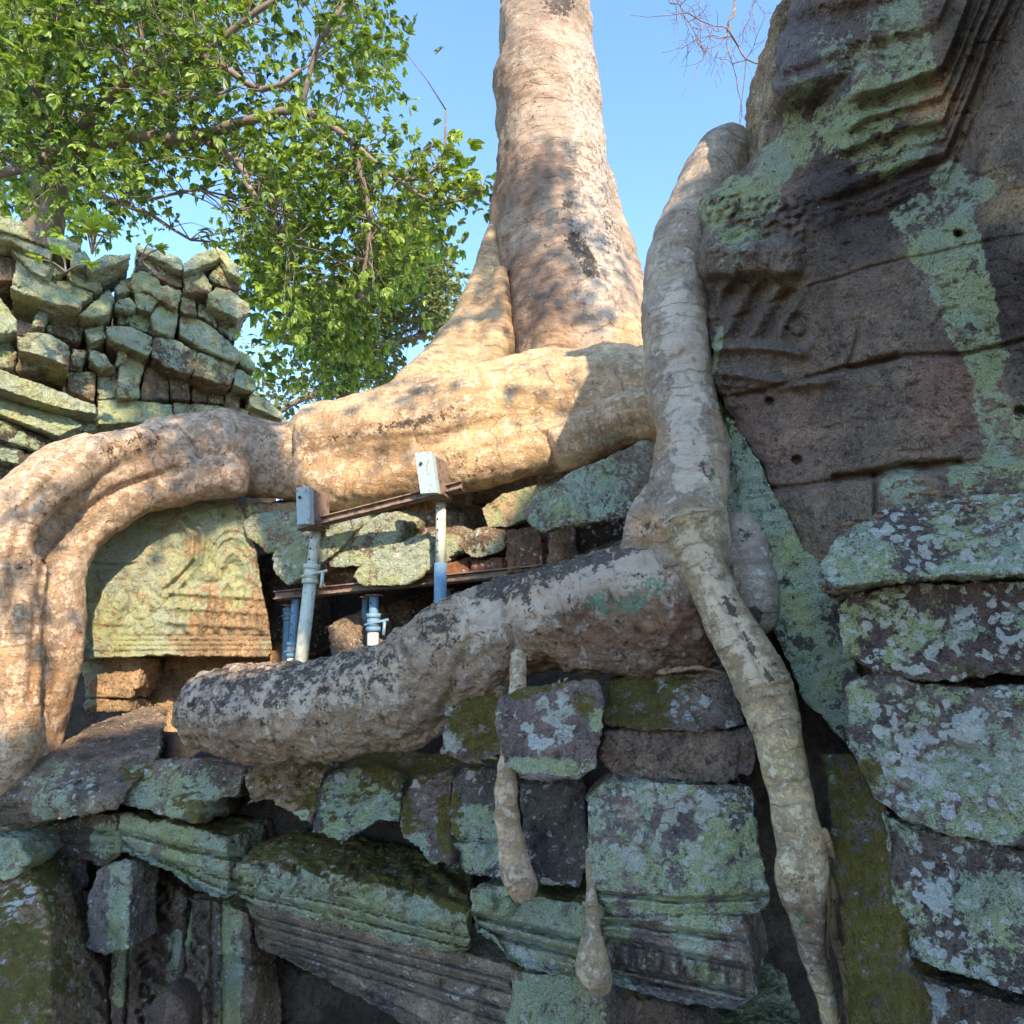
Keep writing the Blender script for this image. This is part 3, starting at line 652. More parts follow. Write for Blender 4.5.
limb('root', [[(318, 452, 6.5, 48), (380, 442, 6.42, 52), (450, 430, 6.4, 54), (520, 415, 6.42, 50), (590, 402, 6.5, 46), (680, 385, 6.7, 46)], [(322, 455, 6.55, 44), (372, 440, 6.5, 42), (430, 425, 6.5, 42), (490, 408, 6.6, 38), (550, 398, 6.7, 40), (610, 398, 6.8, 40), (680, 385, 6.9, 44)],
              [(315, 470, 6.35, 38), (350, 484, 6.2, 30), (420, 468, 6.15, 30), (480, 458, 6.1, 31), (530, 446, 6.1, 30), (560, 440, 6.2, 26)],
              [(540, 448, 6.1, 26), (580, 440, 6.0, 28), (625, 420, 5.9, 26), (680, 400, 5.8, 30)],
              [(305, 440, 6.5, 20), (312, 420, 6.5, 16), (350, 408, 6.6, 14), (420, 395, 6.8, 20), (500, 382, 7.0, 24), (560, 372, 7.2, 22), (660, 370, 7.2, 24)]],
     vpx=2.6, sm=5, tone=(.50, .38, .25), w=.04, k=-.14, g=-.34, amp=.03, wrinkle=.003, parent=tree, vscale=6.3, seed=3,
     gb=[(590, 440, 640, 420, 16, .32), (540, 440, 16, .25), (500, 465, 30, .12), (330, 498, 20, .1)], kb=[(330, 440, 470, 405, 6, .14), (470, 470, 30, .12), (560, 425, 20, .06), (300, 470, 10, .1), (380, 430, 500, 415, 8, .12)],
     tb=[(330, 440, 34, (.40, .28, .17)), (600, 440, 30, (.34, .24, .15)), (400, 480, 60, (.42, .29, .17)), (500, 385, 60, (.56, .43, .27))],
     carve=lambda x, y: -.08 * joint(x, y, [(545, 435), (552, 450), (556, 475)], 4) - .015 * joint(x, y, [(300, 455), (360, 442), (440, 435), (500, 418)], 3.5) - .012 * joint(x, y, [(420, 470), (520, 440), (600, 412)], 3))
limb('root', [[(330, 470, 6.6, 40), (262, 458, 6.5, 42), (195, 456, 6.2, 42), (135, 466, 5.9, 42), (82, 498, 5.6, 44), (42, 545, 5.4, 46), (20, 610, 5.2, 54), (8, 680, 5.0, 58), (-10, 760, 4.9, 66), (-30, 860, 4.8, 70)],
              [(240, 474, 6.1, 24), (180, 486, 5.9, 22), (125, 502, 5.7, 22), (82, 530, 5.45, 22), (60, 575, 5.25, 24), (52, 630, 5.1, 26), (45, 690, 5.0, 26), (20, 750, 4.9, 30), (0, 800, 4.85, 34)],
              [(60, 560, 5.2, 12), (66, 620, 5.1, 13), (62, 690, 5.05, 14), (40, 760, 5.0, 18)], [(30, 560, 4.95, 18), (18, 640, 4.75, 20), (22, 720, 4.65, 20), (-5, 800, 4.6, 26)], [(150, 440, 5.75, 16), (95, 455, 5.4, 16), (45, 495, 5.05, 18), (10, 545, 4.85, 22), (-12, 620, 4.75, 26)],
              [(100, 450, 5.7, 22), (50, 480, 5.5, 26), (10, 520, 5.2, 30), (-20, 600, 5.0, 40), (-40, 720, 4.9, 50)]],
     vpx=2.8, sm=6, tone=(.46, .35, .25), w=.06, k=-.10, amp=.032, wrinkle=.004, parent=tree, vscale=5.6, seed=6,
     kb=[(110, 450, 150, 440, 14, .12), (30, 560, 30, .04), (60, 510, 20, .05)], tb=[(230, 450, 60, (.36, .27, .20)), (20, 700, 70, (.44, .30, .18))],
     carve=lambda x, y: -.06 * joint(x, y, [(175, 470), (120, 488), (75, 515), (45, 555), (35, 620), (30, 700)], 4) - .04 * joint(x, y, [(60, 470), (25, 510), (12, 560), (8, 640)], 4))

rootsys = empty('strangler_root', P(700., 760., 3.6) * np.array([1, 1, 0]))
tag(rootsys, 'thick grey strangler root hanging beside the temple wall and lying across the terrace blocks', 'root')
limb('hanging_root', [[(733, 128, 4.9, 12), (728, 148, 4.85, 26), (714, 175, 4.75, 31), (696, 215, 4.55, 32), (680, 262, 4.35, 33), (675, 320, 4.15, 34), (681, 380, 4.0, 37), (689, 430, 3.9, 37), (690, 480, 3.75, 38), (686, 525, 3.65, 42), (690, 570, 3.6, 44)],
              [(750, 150, 4.9, 14), (730, 180, 4.8, 20), (712, 220, 4.6, 22)],
              [(665, 500, 3.7, 22), (650, 520, 3.7, 22), (640, 545, 3.68, 20), (640, 570, 3.66, 18)]],
     vpx=2.5, sm=5, tone=(.37, .325, .28), w=.02, k=-.12, amp=.024, wrinkle=.006, parent=rootsys, vscale=3.9, seed=9,
     wb=[(680, 300, 690, 470, 20, .15)], kb=[(706, 470, 14, .12), (655, 530, 700, 520, 14, .15)], gb=[(712, 460, 716, 540, 6, .3)], tb=[(655, 440, 22, (.42, .31, .20)), (648, 530, 20, (.48, .34, .22))])
limb('lying_root', [[(192, 716, 4.35, 34), (235, 712, 4.3, 46), (300, 711, 4.2, 47), (360, 703, 4.1, 48), (410, 690, 4.0, 56), (460, 655, 3.92, 56), (520, 625, 3.86, 54), (580, 612, 3.8, 58), (640, 604, 3.75, 62), (700, 590, 3.72, 64), (735, 590, 3.75, 50)],
              [(400, 730, 3.95, 22), (425, 722, 3.9, 26), (470, 672, 3.85, 30)], [(505, 655, 3.7, 24), (520, 600, 3.72, 26), (560, 580, 3.75, 24)], [(560, 655, 3.65, 24), (640, 645, 3.62, 26), (705, 640, 3.6, 26)]],
     vpx=2.5, sm=6, tone=(.34, .275, .22), w=.02, k=-.05, g=-.24, fine=1.0, amp=.030, wrinkle=.003, parent=rootsys, vscale=3.9, seed=14, up=.06,
     wb=[(200, 700, 380, 680, 26, .10), (480, 620, 640, 560, 24, .16), (640, 550, 40, .12)],
     kb=[(490, 590, 680, 530, 12, .16), (190, 700, 380, 670, 24, .10), (440, 630, 22, .12), (520, 600, 14, .1)],
     gb=[(630, 590, 40, .20), (600, 605, 680, 590, 14, .14), (355, 690, 22, .2), (370, 720, 16, .15), (570, 665, 690, 650, 12, .12), (575, 605, 20, .1)],
     tb=[(600, 640, 60, (.19, .12, .085)), (680, 635, 50, (.20, .125, .09)), (540, 660, 30, (.26, .18, .12)), (420, 700, 34, (.27, .21, .17)), (250, 740, 60, (.26, .19, .15)), (300, 690, 60, (.36, .29, .23))],
     carve=lambda x, y: -.05 * joint(x, y, [(470, 640), (455, 680), (440, 720)], 5) - .04 * joint(x, y, [(505, 600), (512, 640), (520, 670)], 5) - .05 * joint(x, y, [(700, 560), (704, 600), (722, 660)], 6))
limb('descending_root', [[(690, 520, 3.5, 36), (702, 560, 3.42, 27), (722, 605, 3.32, 24), (746, 655, 3.2, 25), (766, 705, 3.1, 24), (780, 755, 3.0, 19), (793, 810, 2.92, 17), (803, 862, 2.86, 22), (801, 892, 2.84, 21), (811, 945, 2.8, 17), (826, 1000, 2.76, 16), (840, 1060, 2.74, 17), (850, 1120, 2.7, 22)],
              [(794, 850, 2.84, 12), (788, 880, 2.8, 14), (794, 905, 2.8, 12)]],
     vpx=2.0, sm=5, tone=(.45, .37, .255), w=.04, k=-.10, g=-.3, amp=.020, wrinkle=.004, parent=rootsys, vscale=3.0, seed=21,
     gb=[(800, 920, 20, .28), (815, 970, 16, .25), (740, 650, 8, .2), (822, 1010, 12, .2)], kb=[(725, 600, 770, 680, 4, .2), (800, 880, 20, .08)],
     wb=[(690, 540, 760, 680, 12, .12)], tb=[(805, 930, 50, (.26, .20, .15)), (790, 760, 26, (.44, .36, .22))],
     carve=lambda x, y: -.018 * joint(x, y, [(712, 590), (742, 635), (765, 685)], 1.8) - .03 * joint(x, y, [(752, 690), (790, 683)], 2))
limb('root_stump', [[(742, 520, 3.75, 14), (746, 550, 3.65, 20), (752, 590, 3.5, 22), (757, 630, 3.45, 18)]], vpx=2.2, sm=4, tone=(.33, .30, .28), w=.02, k=-.16, amp=.016, parent=rootsys, vscale=3.5, seed=25,
     kb=[(755, 615, 10, .4), (742, 535, 10, .2)])
limb('rootlet', [[(519, 655, 3.66, 5), (518, 676, 3.56, 6), (517, 700, 3.48, 7), (508, 760, 3.36, 9), (506, 800, 3.28, 11), (510, 840, 3.24, 13), (516, 872, 3.2, 16), (524, 892, 3.22, 15)]], vpx=1.4, sm=3, tone=(.46, .35, .25), w=.06, amp=.012, parent=rootsys, vscale=3.3, seed=31, k=-.16)
limb('rootlet', [[(589, 850, 3.12, 2), (591, 895, 3.04, 4.5), (593, 930, 2.96, 7), (592, 952, 2.92, 14), (594, 972, 2.92, 17), (600, 984, 2.95, 12)]], vpx=1.3, sm=3, tone=(.38, .31, .22), w=.05, amp=.010, parent=rootsys, vscale=3, seed=33, k=-.14)

for i, p_ in enumerate([[(824, 830, 2.84, 4), (834, 870, 2.86, 5), (832, 920, 2.88, 4), (846, 980, 2.86, 3), (852, 1050, 2.84, 3)], [(818, 850, 2.85, 3), (828, 900, 2.84, 3), (828, 950, 2.86, 3), (836, 1010, 2.84, 3)], [(655, 668, 3.6, 3), (660, 672, 3.5, 3), (700, 668, 3.42, 2.5), (732, 676, 3.4, 2)]]):
    limb('rootlet', [p_], vpx=1.0, sm=2, tone=(.34, .27, .19), w=-.05, amp=.006, parent=rootsys, vscale=2.8, seed=50 + i, k=-.05)
# ================================================================== LOOSE STONES
EAVE = 'eave stones along the terrace edge'
def mould(lines, wd=2.0, d=.03):
    def f(px, py):
        h = np.zeros_like(px)
        for L in lines:
            if abs(L[-1][0] - L[0][0]) > abs(L[-1][1] - L[0][1]):
                q = py - np.interp(px, [a[0] for a in L], [a[1] for a in L]); h -= d * 1.5 * np.exp(-(q / wd) ** 2) + d * .8 * sst(-1.2, 1.2, q); h += d * .5 * np.exp(-((q - 3 * wd) / (wd * 1.3)) ** 2)
            else: h -= d * 1.6 * np.exp(-(polyd(px, py, L) / wd) ** 2)
        return h
    return f
def bumps(cx, cy, r, a):                # small rounded carved bosses
    return lambda px, py: a * np.exp(-(np.hypot(px - cx, py - cy) / r) ** 4)
def combo(*fs): return lambda px, py: sum(f(px, py) for f in fs)
def scroll(x0, x1, y0, y1, a=.02, s=4.0, seed=0):
    def f(px, py):
        V = np.stack([px / 30, py / 30, px * 0], 1); q = fbm(V, 1.6, 2, seed) * 5
        k = sst(x0, x0 + 4, px) * sst(x1, x1 - 4, px) * sst(y0, y0 + 4, py) * sst(y1, y1 - 4, py)
        return k * a * 1.9 * np.sin(px / s + q) * np.cos(py / s + q * .7)
    return f

hullstone('eave_stone', [(-60, 800, 4.6), (0, 775, 4.6), (112, 800, 4.35), (116, 812, 4.35), (40, 824, 4.5), (-60, 830, 4.7), (0, 765, 5.1), (70, 732, 5.6), (150, 704, 5.8), (172, 706, 5.6), (165, 755, 4.8), (-60, 780, 5.4)],
          label='large dark flat stone with sunlit top below the left root, leftmost of the eave', group=EAVE, tone=GREY, g=-.12, gb=[(60, 802, 40, .12)], w=-.22, wb=[(80, 790, 20, .12)], mb=[(135, 770, 24, .3)], up=.05, seed=1,
          carve=combo(bumps(80, 785, 5, -.06), bumps(17, 787, 5, -.05)))
stone('eave_stone', [(124, 766), (150, 757), (200, 760), (244, 768), (240, 790), (236, 800), (205, 800), (198, 826), (168, 818), (118, 806)], (4.55, 4.35), .6, lean=.5, label='grey eave stone with mint patches right of the large dark flat stone', group=EAVE,
      tone=GREY, gb=[(135, 785, 24, .2), (185, 795, 28, .22), (215, 805, 14, .2)], mb=[(195, 815, 22, .3)], seed=2)
stone('eave_stone', [(244, 778), (262, 760), (300, 752), (330, 760), (320, 790), (312, 826), (292, 816), (270, 800), (245, 806)], (4.35, 4.2), .6, lean=.6, label='brownish notched eave stone between mint streaked neighbours', group=EAVE, tone=BROWN, g=-.16, mb=[(305, 795, 12, .4), (270, 790, 20, .1)], gb=[(300, 812, 10, .25)], seed=3)
stone('eave_stone', [(314, 792), (330, 768), (380, 764), (402, 776), (400, 822), (378, 822), (362, 832), (342, 843), (310, 834)], (4.15, 4.0), .6, lean=.5, label='square eave stone with round white lichen spot and mint front', group=EAVE, tone=(.11, .105, .11), g=-.10, gb=[(360, 808, 36, .32), (345, 830, 20, .2)], wb=[(340, 778, 7, .6)], mb=[(385, 772, 24, .3)], seed=4)
stone('eave_stone', [(398, 796), (414, 774), (452, 766), (452, 800), (450, 868), (440, 862), (432, 868), (424, 858), (412, 848), (400, 836)], (3.95, 3.82), .5, lean=.4, label='tongue shaped eave stone, grey with mossy rim, left of the mint tipped one', group=EAVE, tone=(.24, .19, .18), g=-.20, gb=[(415, 850, 18, .4), (436, 868, 8, .4)], mb=[(402, 800, 405, 830, 8, .3), (444, 800, 446, 850, 7, .4), (430, 772, 20, .2)], wb=[(414, 783, 6, .5)], seed=5)
stone('eave_stone', [(452, 784), (460, 768), (502, 768), (508, 800), (506, 880), (470, 876), (448, 868)], (3.8, 3.65), .5, lean=.3, label='eave stone with dark top and mint lower half behind the thin pale rootlet', group=EAVE, tone=(.13, .12, .12), g=-.12, gb=[(478, 840, 28, .36), (470, 822, 18, .2)], mb=[(455, 800, 456, 840, 8, .35)], wb=[(470, 776, 6, .4)], carve=combo(bumps(478, 850, 12, .04), mould([[(450, 838), (505, 842)]])), seed=6)
stone('moss_ledge', [(236, 762), (300, 747), (330, 746), (440, 754), (505, 762), (505, 790), (440, 800), (330, 795), (240, 790)], (4.75, 4.2), .8, lean=1.1, label='mossy ledge stone running behind the eave stones under the lying root', tone=BROWN, g=-.2, m=-.02, mb=[(400, 772, 70, .18)], seed=7)

CORN = 'moulded cornice stones above the doorway'
hullstone('cornice_stone', [(232, 868, 4.25), (232, 896, 4.3), (350, 925, 3.95), (440, 950, 3.72), (470, 950, 3.68), (472, 905, 3.68), (350, 880, 3.9), (255, 845, 4.45), (300, 828, 4.7), (400, 842, 4.5), (472, 868, 4.2), (260, 880, 4.9), (470, 950, 4.3)],
          vpx=2.1, label='long cornice stone, mossy on top with mint moulded front, above the lintel', group=CORN, tone=GREY, g=.0, gb=[(240, 880, 460, 935, 18, .22), (320, 880, 24, .14)], m=-.22, mb=[(300, 838, 460, 875, 22, .42), (385, 870, 460, 905, 12, .3)], wb=[(365, 872, 8, .4), (300, 915, 420, 945, 5, .2)], seed=11,
          carve=combo(mould([[(232, 880), (350, 905), (470, 936)], [(232, 890), (350, 917), (470, 946)]], 2, .03), scroll(235, 470, 860, 900, .02, 5)))
stone('cornice_stone', [(118, 814), (165, 820), (228, 834), (228, 862), (226, 902), (196, 895), (160, 868), (120, 850)], (4.45, 4.2), .6, lean=.1, vpx=2.0, label='left cornice stone with stepped mint mouldings beside the square capital', group=CORN, tone=GREY, g=-.02, gb=[(200, 870, 40, .2), (150, 835, 40, .14)], mb=[(190, 835, 50, .22)], seed=12,
      carve=mould([[(118, 830), (180, 846), (245, 860)], [(120, 842), (170, 862), (240, 880)], [(160, 858), (235, 892)]], 2, .04))
stone('cornice_stone', [(40, 822), (118, 812), (122, 850), (98, 866), (60, 856), (42, 846)], (4.8, 4.6), .6, vpx=2.2, label='small dark moulded cornice stone under the large flat eave stone', group=CORN, tone=DARK, g=-.1, gb=[(105, 840, 16, .3)], seed=13, carve=mould([[(45, 830), (118, 832)], [(50, 842), (118, 846)]], 2, .04))
stone('cornice_stone', [(470, 892), (500, 884), (548, 898), (606, 900), (606, 978), (560, 978), (520, 962), (472, 938)], (3.4, 3.2), .6, vpx=1.9, label='mint and grey scrolled cornice stone between the two hanging rootlets', group=CORN, tone=(.20, .18, .19), g=.08, gb=[(500, 905, 30, .1), (550, 905, 26, .2)], wb=[(490, 935, 540, 960, 12, .25)], mb=[(560, 893, 30, .2)], seed=14,
      carve=combo(mould([[(470, 914), (606, 946)], [(470, 928), (606, 962)]], 2.4, .05), bumps(488, 903, 9, .05), bumps(508, 906, 9, .05)))
stone('lintel', [(243, 903), (300, 905), (400, 932), (512, 966), (512, 1045), (440, 1045), (360, 1000), (258, 950)], (4.55, 3.65), .5, vpx=1.9, sm=3, label='long grey grooved door lintel sloping down under the mossy cornice', cat='lintel', tone=(.27, .235, .20), rough=.55, g=-.24, gb=[(250, 910, 10, .25), (460, 985, 12, .15)], wb=[(460, 990, 12, .2)], m=-.4, seed=15,
      carve=combo(mould([[(245, 918), (512, 992)], [(250, 930), (400, 975), (512, 1010)], [(252, 938), (400, 986), (512, 1024)], [(245, 910), (512, 980)]], 1.7, .05), bumps(444, 984, 4, -.08)))
stone('jamb_stone', [(508, 968), (608, 985), (612, 1060), (508, 1060)], (3.5, 3.3), .5, label='smooth mint stained stone below the scrolled cornice stone', tone=GREY, g=.02, gb=[(540, 1000, 30, .25)], seed=16)
stone('rough_wall_block', [(236, 952), (262, 955), (330, 985), (400, 1030), (400, 1100), (236, 1100)], 5.0, .6, label='dark rough hewn block under the left end of the lintel', tone=(.09, .085, .08), g=-.25, w=-.3, seed=17, rough=1.8)
stone('pilaster', [(186, 896), (216, 900), (250, 912), (250, 1080), (180, 1080)], (4.6, 4.5), .5, vpx=2, label='carved pilaster with broad mint strip at left end of the lintel', cat='pilaster', tone=GREY, g=-.16, gb=[(232, 905, 230, 1040, 11, .42), (188, 910, 182, 980, 5, .3)], seed=18,
      carve=combo(mould([[(212, 900), (210, 1060)], [(222, 900), (222, 1060)]], 1.6, .03), scroll(188, 210, 905, 1040, .03, 3.4, 2), mould([[(185, 946), (250, 962)]], 1.8, .04)))
stone('pilaster', [(134, 868), (158, 870), (184, 898), (178, 1080), (108, 1080), (112, 960)], (4.75, 4.65), .5, vpx=2, label='dark scroll carved pilaster slab in the middle left of the doorway', cat='pilaster', tone=(.15, .125, .115), g=-.20, gb=[(128, 930, 118, 1000, 7, .4), (176, 935, 170, 990, 6, .45)], seed=19,
      carve=combo(scroll(134, 176, 880, 1060, .045, 4.6, 5), mould([[(132, 880), (124, 1060)]], 1.8, .04)))
stone('pilaster_capital', [(94, 868), (132, 862), (130, 950), (100, 960), (84, 948)], (4.45, 4.35), .3, vpx=2, label='upright grey block with bright mint right face under the cornice', tone=(.20, .19, .19), g=-.15, gb=[(120, 865, 118, 945, 10, .45)], seed=20)
stone('wall_block', [(36, 852), (86, 858), (86, 888), (60, 890), (40, 880)], 4.75, .4, label='small dark block below the dark moulded cornice stone', tone=DARK, g=-.15, seed=21)
stone('wall_block', [(48, 890), (88, 890), (86, 946), (70, 944), (54, 926)], 4.7, .4, label='dark brown block left of the upright mint faced block', tone=(.13, .11, .105), g=-.25, seed=22)
stone('wall_block', [(60, 944), (104, 960), (108, 1080), (56, 1080)], 4.8, .4, label='rough carved block at bottom left below the upright mint faced block', tone=GREY, g=-.2, seed=23, carve=scroll(66, 104, 950, 1060, .03, 4.2, 8))
stone('boulder', [(-60, 868), (20, 862), (44, 892), (52, 940), (50, 1100), (-60, 1100)], 3.9, .7, lean=.3, label='mossy boulder with pale lichen in the bottom left corner', tone=BROWN, g=-.08, m=-.17, wb=[(12, 905, 26, .22), (30, 890, 12, .2)], mb=[(20, 980, 50, .15)], seed=24)
stone('boulder', [(-60, 836), (18, 838), (30, 862), (14, 880), (-60, 888)], 4.3, .6, label='green stained stone on top of the bottom left boulder', tone=GREY, g=.08, seed=25)
stone('wall_block', [(-60, 780), (0, 812), (16, 826), (22, 838), (-60, 845)], 5.4, .6, label='yellowish lichen stone at the left edge under the flat eave stone', tone=TAN, g=.0, wb=[(5, 828, 12, .3)], seed=26)
stone('stone_finial', [(138, 1060), (144, 1012), (156, 996), (166, 991), (178, 998), (188, 1016), (190, 1060)], 3.9, .3, label='rounded dark brown stone finial at the bottom in front of the pilasters', cat='finial', tone=(.13, .095, .085), g=-.3, w=-.4, rough=.4, seed=27, sm=8)

MID = 'stacked blocks under the root junction'
stone('stone_block', [(449, 688), (506, 684), (505, 756), (470, 766), (436, 757)], (3.72, 3.62), .4, label='moss covered block with white lichen on its left edge, left of the white flowered block', group=MID, tone=GREY, g=-.2, m=-.15, mb=[(480, 720, 34, .4)], wb=[(454, 712, 10, .45), (456, 740, 13, .5)], seed=31, vpx=2)
stone('stone_block', [(502, 702), (518, 690), (560, 682), (598, 679), (604, 700), (596, 768), (578, 778), (520, 779), (500, 764), (496, 742)], (3.22, 3.1), .42, ext=(.15, 1, 0), label='block with a cluster of round white lichens hanging out over the dark gap', group=MID, tone=(.20, .165, .165), g=-.14, w=-.2, gb=[(515, 765, 590, 770, 8, .3), (600, 720, 12, .3)], vpx=1.8,
      mb=[(520, 694, 560, 684, 8, .35), (585, 700, 22, .35)], wb=[(544, 702, 8, .45), (552, 718, 9, .45), (526, 727, 7, .45), (541, 744, 10, .5), (565, 712, 9, .4), (565, 735, 14, .35), (530, 738, 6, .3), (562, 695, 8, .4)], seed=32)
stone('stone_block', [(519, 782), (584, 782), (590, 868), (580, 890), (552, 889), (532, 880), (520, 846)], (3.42, 3.35), .45, label='dark grey upright block directly under the white flowered block', group=MID, tone=(.13, .125, .125), g=-.22, wb=[(545, 885, 585, 885, 6, .2), (535, 830, 20, .06)], seed=33)
stone('stone_block', [(606, 678), (640, 668), (718, 662), (736, 672), (748, 726), (700, 734), (650, 730), (604, 724)], (3.5, 3.4), .5, lean=.3, label='block half covered in olive moss, topmost under the root junction', group=MID, tone=(.22, .19, .17), g=-.22, m=-.25, mb=[(635, 695, 44, .45)], wb=[(668, 696, 14, .38), (700, 702, 12, .28), (690, 718, 14, .2)], seed=34, vpx=2)
stone('stone_block', [(606, 731), (640, 728), (753, 733), (758, 778), (700, 784), (612, 778), (601, 760)], (3.38, 3.28), .5, label='plain brown grey rectangular block below the half mossy block', group=MID, tone=(.27, .215, .185), g=-.28, w=-.30, gb=[(720, 775, 24, .15)], up=0, seed=35, vpx=2, rough=1.3)
stone('stone_block', [(586, 800), (602, 784), (640, 780), (756, 784), (764, 850), (775, 902), (768, 914), (700, 916), (612, 916), (592, 890)], (3.1, 2.98), .55, label='large lichen blotched block, biggest of the central stack', group=MID, tone=(.16, .145, .15), g=-.02, w=-.12, wb=[(680, 820, 60, .08), (632, 860, 13, .5), (640, 800, 700, 800, 14, .12), (720, 805, 20, .15), (690, 850, 20, .1)], gb=[(730, 870, 40, .18), (605, 860, 16, .22), (640, 905, 760, 905, 8, .2)], tb=[(624, 808, 12, (.27, .2, .18))],
      seed=36, vpx=1.8, carve=mould([[(600, 893), (680, 900), (775, 896)]], 2, .035))
stone('stone_block', [(598, 919), (742, 914), (756, 996), (736, 1008), (700, 1006), (640, 996), (606, 980), (600, 950)], (3.0, 2.85), .6, ext=(.5, 1, 0), label='moulded grey block with ribbed bands below the large blotched block', group=MID, rough=.6, tone=(.20, .18, .17), g=-.12, wb=[(692, 948, 16, .42), (670, 925, 14, .3)], gb=[(615, 930, 16, .3), (700, 925, 30, .2), (695, 962, 14, .35), (715, 985, 14, .3), (620, 985, 14, .3)], seed=37, vpx=1.7,
      carve=combo(mould([[(620, 922), (745, 940)], [(616, 940), (752, 968)], [(612, 965), (756, 996)], [(612, 975), (740, 1004)]], 2.2, .04), lambda px, py: .03 * np.sin(px / 2.6) * sst(940, 948, py - .2 * (px - 620)) * sst(968, 960, py - .2 * (px - 620))))
stone('stone_block', [(606, 985), (640, 1000), (705, 1012), (705, 1080), (606, 1080)], (3.1, 3.0), .5, label='dark brown stone at the bottom under the ribbed block', group=MID, tone=(.12, .095, .085), g=-.3, w=-.35, seed=38)
stone('stone_block', [(716, 1030), (740, 1004), (772, 984), (794, 996), (806, 1030), (806, 1080), (716, 1080)], 2.98, .4, lean=.6, label='mint green slanting stone at the bottom beside the descending root', group=MID, tone=(.16, .15, .15), g=.2, w=-.35, seed=39)
stone('stone_block', [(770, 620), (800, 640), (842, 760), (846, 860), (800, 880), (772, 760)], 3.75, .3, label='dark block in the shadowed gap right of the descending root', group=MID, tone=(.06, .055, .055), g=-.3, w=-.4, up=0, seed=40)  # near-black tone paints in the darkness of the void here

RP = 'pile of rounded blocks at the right edge'
rt = lambda a: a
hullR = dict(group=RP, vpx=1.6)
stone('pile_block', [(814, 566), (836, 532), (880, 508), (960, 496), (1140, 488), (1140, 572), (960, 574), (870, 582), (836, 590), (818, 588)], (2.95, 2.5), .55, lean=.25, label='topmost rounded block of the right pile, pale green with lichen rosettes', tone=(.13, .11, .105), g=-.05, w=-.06, gb=[(860, 560, 40, .14), (1000, 560, 60, .1)], wb=[(940, 525, 60, .06), (835, 560, 16, .1)], up=0, seed=41, sm=5, **hullR)
stone('pile_block', [(838, 608), (850, 594), (900, 582), (1140, 574), (1140, 690), (1000, 676), (935, 684), (880, 674), (842, 652)], (2.86, 2.42), .55, label='second rounded block of the right pile, grey brown with white rosettes', tone=(.14, .11, .105), g=-.08, w=-.08, gb=[(850, 640, 16, .4), (900, 620, 40, .1)], wb=[(960, 600, 60, .08), (900, 650, 50, .06), (1005, 650, 20, .1)], mb=[(985, 676, 60, .28)], up=0, seed=42, sm=4, **hullR)
stone('pile_block', [(850, 686), (884, 676), (960, 690), (1140, 690), (1140, 864), (1024, 848), (960, 836), (905, 822), (872, 800), (852, 752)], (2.74, 2.32), .6, label='third block of the right pile with a round white lichen knob', tone=(.15, .13, .125), g=-.04, w=-.06, gb=[(980, 790, 60, .14), (864, 710, 14, .2)], wb=[(967, 728, 18, .5), (922, 773, 8, .45), (910, 760, 40, .12)], mb=[(870, 770, 22, .4), (1000, 700, 60, .12)], up=0, carve=bumps(967, 728, 18, .04), seed=43, sm=3, **hullR)
stone('pile_block', [(880, 812), (905, 824), (960, 838), (1024, 852), (1140, 866), (1140, 1030), (1024, 1000), (950, 976), (908, 962), (890, 900)], (2.60, 2.24), .6, label='fourth block of the right pile, dark with pale green and white blotches', tone=(.12, .105, .10), g=-.04, w=-.12, gb=[(1000, 900, 40, .14)], wb=[(938, 893, 22, .34), (960, 960, 46, .14)], mb=[(886, 900, 16, .35)], up=0, seed=44, sm=3, **hullR)
stone('pile_block', [(822, 756), (850, 754), (884, 804), (904, 950), (918, 1100), (846, 1100), (838, 900)], (2.75, 2.52), .5, lean=.1, label='upright mossy olive block left of the right pile', tone=(.12, .11, .10), g=-.16, m=.06, mb=[(875, 880, 40, .25), (860, 960, 30, .2)], gb=[(828, 780, 10, .4)], wb=[(866, 973, 7, .4)], up=0, seed=45, **hullR)
stone('pile_block', [(846, 1000), (905, 966), (960, 986), (1140, 1040), (1140, 1140), (846, 1140)], (2.56, 2.2), .6, label='lowest dark block of the right pile with a white patch at the bottom edge', tone=DARK, g=-.16, mb=[(870, 1000, 40, .25)], wb=[(930, 1006, 22, .5)], seed=46, **hullR)

